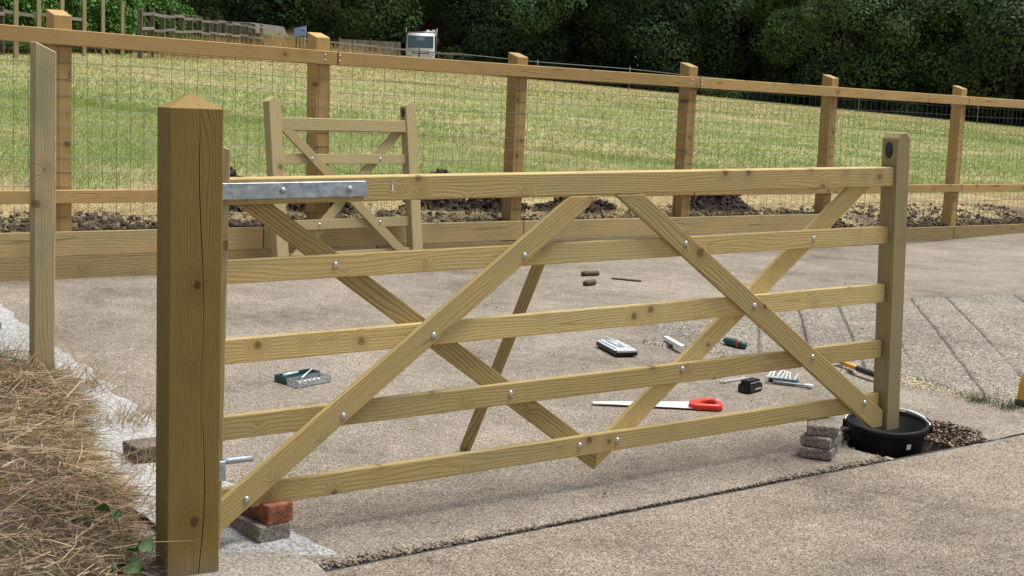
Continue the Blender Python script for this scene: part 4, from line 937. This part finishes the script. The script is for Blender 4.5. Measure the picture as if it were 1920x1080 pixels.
# hedge
def leafcloud(pts, nrm, size, base, var, up=.35, spread=.7):
    n = len(pts); Nn = unit(nrm + rng.normal(size=(n, 3)) * spread + np.array([0, 0, up])); br_ = (1 - var + 2 * var * rng.random((n, 1))); c = base * br_; c[:, 0] *= .8 + .5 * rng.random(n)
    return leaves(pts, Nn, size * (.65 + .7 * rng.random(n)), c)
n = 60000; yy = rng.uniform(29, 61, n); ang = rng.uniform(-.3, math.pi, n)
cxh = -14.5 - .2 * np.sin(yy * .8); hh = 2.1 + .12 * np.sin(yy * 1.7) - .25 * sstep(50, 61, yy) - .3 * sstep(36, 29, yy); taper = .35 + .65 * sstep(61, 58, yy)
lump = .75 + .5 * fbm(yy * 1.1, ang * 2.2, 121)
ca, sa_ = np.cos(ang), np.sin(ang); ex = np.sign(ca) * np.abs(ca) ** .5; ez = np.sign(sa_) * np.abs(sa_) ** .6
inner = 1 - .35 * rng.random(n) ** 2
P = np.stack([cxh + ex * 1.35 * lump * inner * taper, yy, fz(cxh, yy) + .35 + np.maximum(ez, -.1) * (hh - .35) * lump ** .4 * inner * taper], 1)
V, F, cc = leafcloud(P, np.stack([ex, np.zeros(n), ez], 1), np.full(n, .19), np.array([.085, .17, .03]), .35)
hg = empty('hedge', (-14.5, 45, fzf(-14.5, 45)), label='bright green leafy hedge behind the stakes at the upper left', cat='hedge')
def offs(V, o): return V - np.array(o.location)
npmesh('foliage', offs(V, hg), F, M_LEAF, cc, hg)
V, F = [], []
for q in range(90):
    y_ = 29.3 + q * .35; x_ = -14.3 + random.uniform(-.5, .7); z_ = fzf(x_, y_); v, f = tubevf([(x_, y_, z_ - .1), (x_ + random.uniform(-.2, .2), y_ + random.uniform(-.2, .2), z_ + .8), (x_ + random.uniform(-.4, .5), y_ + random.uniform(-.4, .4), z_ + 1.5)], [.03, .022, .01], 5); o = len(V); V += v; F += [tuple(i + o for i in p) for p in f]
tag(mobj('stems', [Vector(p) - hg.location for p in V], F, plain('hedge_stem', (.22, .18, .13), .9), hg), kind='stuff')
# tall dry grasses by the old fence
def tallgrass(nm, cx, cy, rx, ry, n, h, label):
    x = cx + rng.normal(size=n) * rx; y = cy + rng.normal(size=n) * ry; D = unit(np.stack([rng.normal(size=n) * .16, rng.normal(size=n) * .16, np.ones(n)], 1)); L = h * (.35 + .65 * rng.random(n))
    c = np.array([.50, .36, .17]) * (.6 + .6 * rng.random((n, 1)))
    V, F, cc = blades(np.stack([x, y, fz(x, y)], 1), D, L, np.full(n, .011), np.stack([rng.normal(size=n) * .25, rng.normal(size=n) * .25, -np.abs(rng.normal(size=n)) * .1], 1), c)
    tag(npmesh(nm, V, F, M_BLADEM, cc), label, 'dry grass', kind='stuff')
tallgrass('tall_dry_grass', -11.4, 67.5, .6, 1.3, 900, 1.75, 'tall golden dry grass clump left of the solar panel')
tallgrass('tall_dry_grass', -11.6, 53, .35, 4.5, 1100, 1.1, 'straggly dry grass along the foot of the old fence')
tallgrass('tall_dry_grass', -9.6, 77, 1.4, 2.2, 600, 1.45, 'dry seed heads along the lane fence behind the second post')

# solar panel on a stand (electric fence energiser)
px_, py_ = -10.38, 66.0; pzv = fzf(px_, py_)
se = empty('solar_panel', (px_, py_, pzv), (0, 0, R(-12)), 'small tilted blue panel on thin legs standing in the field', 'solar panel')
box('panel', .62, .03, .50, M_BLUE, se, Matrix.Translation((0, 0, 1.38)) @ Matrix.Rotation(R(-12), 4, 'Y') @ Matrix.Rotation(R(-28), 4, 'X'), .01)
box('panel_glare_strip', .5, .008, .12, M_WHITE, se, Matrix.Translation((-.03, -.035, 1.27)) @ Matrix.Rotation(R(-12), 4, 'Y') @ Matrix.Rotation(R(-28), 4, 'X'), .002)
for a, b in (((-.25, .0, -.1), (-.16, 0, 1.2)), ((-.10, .15, -.1), (-.05, .05, 1.2)), ((.16, 0, -.1), (.26, 0, 1.45)), ((.26, 0, 1.45), (.1, 0, 1.55))): tube('leg', [a, b], .022, M_DARK if a[0] < 0 else plain('pinkish_leg', (.38, .26, .22), .7), se, n=6)
box('battery_box', .38, .25, .16, M_DARK, se, Matrix.Translation((.33, -.05, .1)), .02)
# electric rope and its rods
rp = [(-8.5, 77.0, .98), (-3.85, 80, .98), (1, 82, .95), (6.55, 84, 1.45), (9.84, 85, 1.1), (20, 82.5, .95), (25.9, 79, 1.0), (36, 76, 1.0)]
er = empty('electric_fence', (6.55, 84, fzf(6.55, 84)), label='thin grey electric fence rope on rods across the far field', cat='fence')
rpz = [(-4.4, 80, 4.47), (-3.85, 80, 4.46), (1, 82, 4.22), (6.55, 84, 4.08), (9.84, 85, 3.88), (20, 82.5, 3.2), (25.9, 79, 2.75), (36, 76, 1.9)]
tube('rope', [Vector(p) - er.location for p in rpz], .02, M_WIRE, er, n=5)
for x, y, z in rpz[2:-1]: tube('rod', [Vector((x, y, fzf(x, y) - .1)) - er.location, Vector((x, y, z + .12)) - er.location], .03, M_WIRE, er, n=6)

# ------------------------------------------------------------------ truck
TX, TY = -6.42, 90.0; TZ = fzf(TX, TY) + .12
tk = empty('flatbed_truck', (TX, TY, TZ), (0, 0, R(3)), 'white flatbed truck parked beyond the field, cab facing the camera', 'truck')
cab = bmesh.new(); Wc = .92
prof = [(-.85, .45), (-.93, .62), (-.92, 1.12), (-.62, 1.98), (-.45, 2.12), (.75, 2.14), (.8, .45)]
sl_ = [[cab.verts.new((sx * (Wc - (.07 if z > 1.5 else 0)), y, z)) for y, z in prof] for sx in (-1, 1)]
cab.faces.new(sl_[0]); cab.faces.new(sl_[1][::-1])
for i in range(len(prof)): j = (i + 1) % len(prof); cab.faces.new((sl_[0][i], sl_[1][i], sl_[1][j], sl_[0][j]))
bmesh.ops.recalc_face_normals(cab, faces=cab.faces); bmesh.ops.bevel(cab, geom=list(cab.edges), offset=.05, segments=3, affect='EDGES'); bobj('cab', cab, M_PAINT, tk, None, True)
wsn = Vector((0, -.86, .30)).normalized(); ang_ = math.atan2(.30, .86)
wq = box('windscreen', 1.62, .05, .80, M_GLASS, tk, Matrix.Translation((0, -.800, 1.55)) @ Matrix.Rotation(-ang_, 4, 'X'), .012, 2)
box('seat_glow', .5, .01, .24, plain('seat_glow_tint', (.13, .17, .19), .5), wq, Matrix.Translation((-.02, -.024, .2)), .004)  # pale patch on the glass face, a glow painted over the seats
for sx in (-.3, .25): box('wiper', .5, .012, .018, M_DARK, wq, Matrix.Translation((sx, -.034, -.37)) @ Matrix.Rotation(.12, 4, 'Y'), .003)
box('grille', 1.1, .03, .20, M_DARK, tk, Matrix.Translation((0, -.945, .90)), .01); box('grille_bar', 1.0, .02, .04, M_PAINT, tk, Matrix.Translation((0, -.965, .88)), .005)
box('bumper', 1.86, .12, .22, M_GREYM, tk, Matrix.Translation((0, -.93, .52)), .03)
for sx in (-1, 1):
    box('headlight', .34, .05, .16, plain('lamp_lens', (.6, .62, .65), .15), tk, Matrix.Translation((sx * .70, -.935, .78)), .02)
    mr = box('mirror', .14, .06, .3, M_DARK, tk, Matrix.Translation((sx * 1.10, -.7, 1.60)), .02); tube('mirror_arm', [Vector((-sx * .2, 0, .1)), Vector((0, 0, .1))], .015, M_DARK, mr, n=6)
    lathe('wheel', [(.0001, .1), (.22, .1), (.36, .12), (.38, .05), (.38, -.08), (.0001, -.1)], 20, M_DARK, tk, Matrix.Translation((sx * .78, -.05, .38)) @ Matrix.Rotation(math.pi / 2, 4, 'Y'))
    lathe('wheel', [(.0001, .1), (.22, .1), (.36, .12), (.38, .05), (.38, -.08), (.0001, -.1)], 20, M_DARK, tk, Matrix.Translation((sx * .78, 3.3, .38)) @ Matrix.Rotation(math.pi / 2, 4, 'Y'))
    tube('rack_post', [(sx * .98, .95, .8), (sx * .98, .95, 2.5)], .035, M_GREYM, tk, n=6)
box('flatbed', 2.0, 3.9, .16, M_GREYM, tk, Matrix.Translation((0, 2.9, .86)), .02); box('chassis', .8, 5.2, .18, M_DARK, tk, Matrix.Translation((0, 2.0, .62)), .02)
for z in (2.25, 1.7): tube('rack_bar', [(-.98, .95, z), (.98, .95, z)], .03, M_GREYM, tk, n=6)
for dx, dz, r in ((.45, 2.35, .2), (.75, 2.3, .24), (1.0, 2.28, .17), (.9, 2.45, .14)):
    bmv = bmesh.new(); bmesh.ops.create_icosphere(bmv, subdivisions=2, radius=r)
    for q in bmv.verts: q.co *= 1 + .35 * (float(vnoise(q.co.x * 9 + dx * 7, q.co.y * 9 + q.co.z * 5, 3)) - .5)
    bobj('white_sack', bmv, M_WHITE, tk, Matrix.Translation((dx * .85, 1.6, dz - .12)), True)
box('load_stack', 1.7, 2.6, 1.15, M_OLDP, tk, Matrix.Translation((0, 2.6, 1.5)), .05)

# house gable among the trees
hs = empty('house', (-6.35, 104, fzf(-6.35, 104)), label='brick house gable with red tiled roof showing between the trees', cat='house')
hz = 8.55 - fzf(-8.1, 104); ez_ = hz - 3.6
bobj('gable_wall', prism([(-2.6, 0), (2.6, 0), (2.6, ez_), (0, hz - .1), (-2.6, ez_)], 0, 5, .0), M_BRICKW, hs)
for sx in (-1, 1):
    bobj('roof_slope', prism([(0, hz), (sx * 2.9, ez_ - .45), (sx * 2.9, ez_ - .2), (0, hz + .22)], -.35, 5.3, .0), M_ROOF, hs)
box('chimney', .6, .6, 1.2, M_BRICKW, hs, Matrix.Translation((0, 2.5, hz + .4)), .02)
wd_ = box('window', 1.0, .06, 1.1, M_WHITE, hs, Matrix.Translation((0, -.02, ez_ - .3)), .01)
for sx in (-1, 1): box('pane', .42, .02, .95, M_GLASS, wd_, Matrix.Translation((sx * .23, -.03, 0)), .003)

# ------------------------------------------------------------------ trees
def make_crown(seed, rx, rz, cz, ncl, nl, base):
    r_ = np.random.default_rng(seed); pts, nrm, col = [], [], []
    u = r_.normal(size=(ncl, 3)); u = unit(u); rad = .55 + .45 * r_.random(ncl) ** .6
    cc_ = u * rad[:, None] * np.array([rx, rx, rz]) + np.array([0, 0, cz])
    cc_[:, 2] = np.maximum(cc_[:, 2], 1.0 + .9 * r_.random(ncl)); cr_ = .9 + 1.25 * r_.random(ncl) ** 1.4
    per = nl // ncl
    for c, q, uu in zip(cc_, cr_, u):
        d = unit(r_.normal(size=(per, 3)) + uu * .45 + np.array([0, 0, .45])); rr_ = q * (.62 + .42 * r_.random(per) ** .5) * (.85 + .4 * vnoise(d[:, 0] * 3 + q * 9, d[:, 1] * 3 + d[:, 2] * 2, 5))
        pts.append(c + d * rr_[:, None] * np.array([1.15, 1.15, .8])); nrm.append(d); col.append(np.repeat((base * (.72 + .56 * r_.random()) * np.array([.85 + .4 * r_.random(), 1, .9 + .3 * r_.random()]))[None], per, 0))
    P, Nn, B_ = np.concatenate(pts), np.concatenate(nrm), np.concatenate(col); n = len(P)
    Nn = unit(Nn + r_.normal(size=(n, 3)) * .38 + np.array([0, 0, .22]))
    return leaves(P, Nn, .15 + .17 * r_.random(n), B_ * (.7 + .6 * r_.random((n, 1)))), cc_
def trunk_mesh(seed, cc_, h):
    r_ = random.Random(seed); V, F = [], []
    def add(path, rads, n=8):
        v, f = tubevf(path, rads, n); o = len(V); V.extend(v); F.extend([tuple(i + o for i in q) for q in f])
    add([(0, 0, -.4), (.05, 0, .8), (.15, .1, 2.5), (.1, 0, h * .6), (0, .1, h)], [.48, .38, .32, .22, .06])
    for c in cc_[::3]:
        b = Vector((.1, .05, r_.uniform(1.6, h * .65))); e = Vector(c); m_ = (b + e) / 2 + Vector((0, 0, r_.uniform(.1, .7)))
        add([b, m_, e], [.13, .08, .03], 5)
    return V, F
PROTO = []
for i, (rx, rz_, cz, base) in enumerate(((5.2, 5.6, 6.6, (.068, .110, .045)), (4.6, 6.2, 7.0, (.060, .106, .047)), (5.6, 5.4, 6.2, (.080, .122, .043)), (4.4, 5.0, 5.8, (.106, .146, .050)))):
    (V, F, cc), cen = make_crown(200 + i, rx, rz_, cz, 64, 44000, np.array(base)); co = npmesh('crown', V, F, M_LEAF, cc); v, f = trunk_mesh(300 + i, cen, cz + rz_ * .6); to = mobj('trunk', v, f, M_BARK, None, None, True)
    PROTO.append((co.data, to.data)); bpy.data.objects.remove(co); bpy.data.objects.remove(to)
def tree(x, y, p, s, rot, label, group='trees of the wood behind the field'):
    e = empty('broadleaf_tree', (x, y, fzf(x, y) - .1), (0, 0, rot), label, 'tree', group); e.scale = (s, s, s * 1.0)
    for nm, me in (('trunk', PROTO[p][1]), ('crown', PROTO[p][0])):
        o = bpy.data.objects.new(nm, me); C.objects.link(o); o.parent = e
    return e
front = [(-21, 84, 0, 1.0, 0, 'dark tree behind the hedge end at the upper left'), (-17, 90, 1, 1.05, 1, 'dark tree above the old fence and shed'), (-11.4, 94, 2, .98, 2, 'tree with paler leaves just left of the truck'),
         (-1.0, 95.5, 0, 1.0, 3.3, 'dark tree just right of the truck and house gable'), (4.4, 100.5, 3, .95, 4, 'paler green tree rising above the third fence post'), (9.8, 96, 1, 1.0, 5, 'dark tree above the fourth fence post'),
         (15.8, 101.5, 2, .9, .6, 'tree right of the fourth fence post with undergrowth below'), (21.8, 95.5, 0, 1.0, 1.6, 'broad dark tree between the fourth and fifth fence posts'), (27.2, 98.5, 3, 1.1, 2.6, 'lighter rounded tree above the fifth fence post'),
         (32.3, 92.5, 2, 1.05, 3.6, 'lighter crowned tree above the sixth fence post at the right'), (37.5, 92, 1, 1.1, 4.4, 'dark tree cut off by the right edge')]
for t in front: tree(*t)
for k, (x, p) in enumerate(zip(np.arange(-34, 52, 6.2), [1, 0, 2, 0, 1, 0, 2, 1, 0, 1, 2, 0, 1, 0, 2])):
    if -10 < x < -4: continue
    tree(x + random.uniform(-1, 1), 107 + random.uniform(-2, 3), p, 1.3 + random.uniform(-.1, .15), random.uniform(0, 6), 'tall dark tree in the second row of the wood', 'second row of the wood')
for x in np.arange(-45, 65, 8.5): tree(x + random.uniform(-1, 1), 122 + random.uniform(-2, 3), random.choice((0, 1, 2)), 1.75, random.uniform(0, 6), 'tall dark tree in the third row of the wood', 'third row of the wood')
# undergrowth shrubs along the foot of the wood
def shrub_mesh(seed, base):
    r_ = np.random.default_rng(seed); n = 2600; d = unit(r_.normal(size=(n, 3))); d[:, 2] = np.abs(d[:, 2]); rr_ = (.6 + .45 * r_.random(n) ** .6) * (.8 + .5 * fbm(d[:, 0] * 3 + 9, d[:, 1] * 3 + d[:, 2] * 2, seed))
    P = d * rr_[:, None] * np.array([1.5, 1.2, 1.15]); Nn = unit(d + r_.normal(size=(n, 3)) * .6 + np.array([0, 0, .3])); c = np.array(base) * (.6 + .8 * r_.random((n, 1)))
    V, F, cc = leaves(P, Nn, .13 + .14 * r_.random(n), c); o = npmesh('foliage', V, F, M_LEAF, cc); me = o.data; bpy.data.objects.remove(o)
    V, F = [], []
    for q in range(7):
        v, f = tubevf([(random.uniform(-.15, .15), random.uniform(-.15, .15), -.1), (random.uniform(-.6, .6), random.uniform(-.5, .5), .55), (random.uniform(-1.1, 1.1), random.uniform(-.8, .8), .9)], [.04, .025, .01], 5); k = len(V); V += v; F += [tuple(i + k for i in p) for p in f]
    so2 = mobj('stems', V, F, M_BARK); ms = so2.data; bpy.data.objects.remove(so2); return me, ms
SH = [shrub_mesh(1, (.038, .066, .027)), shrub_mesh(2, (.06, .095, .034)), shrub_mesh(3, (.10, .13, .045))]
def shrub(x, y, p, s, label, group):
    e = empty('shrub', (x, y, fzf(x, y) - .05), (0, 0, random.uniform(0, 6)), label, 'shrub', group); e.scale = (s, s, s)
    for nm, me in (('foliage', SH[p][0]), ('stems', SH[p][1])): o = bpy.data.objects.new(nm, me); C.objects.link(o); o.parent = e
for x in np.arange(-22, 42, 2.0):
    if -10.5 < x < -3.5: continue
    y = 93.5 if x > -2 else 90 + (x + 22) * .15
    if x < -10: y = 86 + random.uniform(-1, 1)
    shrub(x + random.uniform(-.6, .6), y + random.uniform(-.8, .8), 0 if random.random() < .75 else 1, random.uniform(.75, 1.25), 'dark shrub in the undergrowth along the foot of the wood', 'dark undergrowth shrubs')
for x in np.arange(-20, 46, 3.4):
    if -10 < x < -3: continue
    shrub(x + random.uniform(-1, 1), 104 + random.uniform(-1.5, 1.5), 0, random.uniform(1.9, 2.5), 'dark shadowy thicket deep between the trunks of the wood', 'thickets deep in the wood')
shrub(13.9, 94.2, 2, 1.0, 'pale green shrub under the trees just right of the fourth fence post', None)
shrub(15.9, 94.6, 2, .9, 'pale green shrub under the trees, nearer the fifth post than its twin', None)
shrub(19.0, 99.5, 2, 1.9, 'pale green bush standing in for the bright field beyond the gap in the wood', None)  # added bush, its pale leaf colour stands for the bright gap
shrub(25.6, 92.6, 2, .75, 'pale bush at the field edge beside the sixth fence post', None)
shrub(-4.2, 93.5, 1, 1.3, 'mid green shrub just right of the truck', None)
shrub(-2.6, 94.5, 1, 1.4, 'second mid green shrub right of the truck, below the dark tree', None)

# broken crumbs along the joint and round the hole
def crumbs(name, j, k, dz, size, base, label):
    n = len(j); x, y = jk(j, k); z = gh(x, y) + dz; T = np.array([[1, 1, 1], [1, -1, -1], [-1, 1, -1], [-1, -1, 1]], float)
    Q = rng.normal(size=(n, 4, 3)) * .35 + T; V = np.stack([x, y, z], 1)[:, None] + Q * size[:, None, None] * np.array([.6, .6, .45])
    q = (np.arange(n) * 4)[:, None]; F = np.stack([q + [0, 1, 2], q + [0, 2, 3], q + [0, 3, 1], q + [1, 3, 2]], 1).reshape(-1, 3)
    c = np.array(base) * (.45 + 1.0 * rng.random((n, 1))) * (1 + .04 * rng.normal(size=(n, 3)))
    return tag(npmesh(name, V.reshape(-1, 3), F, attr_mat(name + '_stone', .95), np.repeat(np.clip(c, .01, .8), 4, 0)), label, 'rubble', kind='stuff')
n = 5500; j = rng.uniform(-.25, 2.75, n); env = .12 + 1.9 * sstep(.35, .75, vnoise(j * 1.6, j * 0, 131)); k = np.abs(rng.normal(size=n)) * .024 * env + .004
crumbs('joint_rubble', j, k, -.014 + .010 * rng.random(n), .003 + .008 * rng.random(n) ** 2, (.20, .158, .118), 'brown broken crumbs along the joint between the concrete slabs')
n = 2600; a = rng.uniform(-.9, 2.5, n); r = hole_r(a) * (.72 + .42 * rng.random(n)); j = HOLE_C[0] + np.cos(a) * r; k = np.maximum(HOLE_C[1] + np.sin(a) * r, .004)
crumbs('hole_rubble', j, k, -.06 * (1 - sstep(.75, 1.05, r / hole_r(a))) - .004 + .01 * rng.random(n), .004 + .013 * rng.random(n) ** 2, (.22, .165, .118), 'brown broken concrete rubble right of the bucket')

def clods(n):
    k = rng.uniform(-2, 13.5, n); m = .06 + np.abs(rng.normal(size=n)) * .38; x = FA[0] + FD[0] * k + FN[0] * m; y = FA[1] + FD[1] * k + FN[1] * m
    keep = rng.random(n) < (.25 + .75 * sstep(.4, .6, fbm(x * 1.5, y * 1.5, 141))); x, y = x[keep], y[keep]; n = len(x); z = field_z(x, y); size = .004 + .026 * rng.random(n) ** 4
    T = np.array([[1, 1, 1], [1, -1, -1], [-1, 1, -1], [-1, -1, 1]], float); Q = rng.normal(size=(n, 4, 3)) * .35 + T
    V = np.stack([x, y, z + size * .2], 1)[:, None] + Q * size[:, None, None] * np.array([.7, .7, .55]); q = (np.arange(n) * 4)[:, None]
    F = np.stack([q + [0, 1, 2], q + [0, 2, 3], q + [0, 3, 1], q + [1, 3, 2]], 1).reshape(-1, 3); c = np.array([.062, .043, .032]) * (.4 + 1.1 * rng.random((n, 1)))
    return tag(npmesh('soil_clods', V.reshape(-1, 3), F, attr_mat('clod', .95), np.repeat(c, 4, 0)), 'dark crumbly soil clods along the back of the fence boards', 'soil', kind='stuff')
clods(26000)
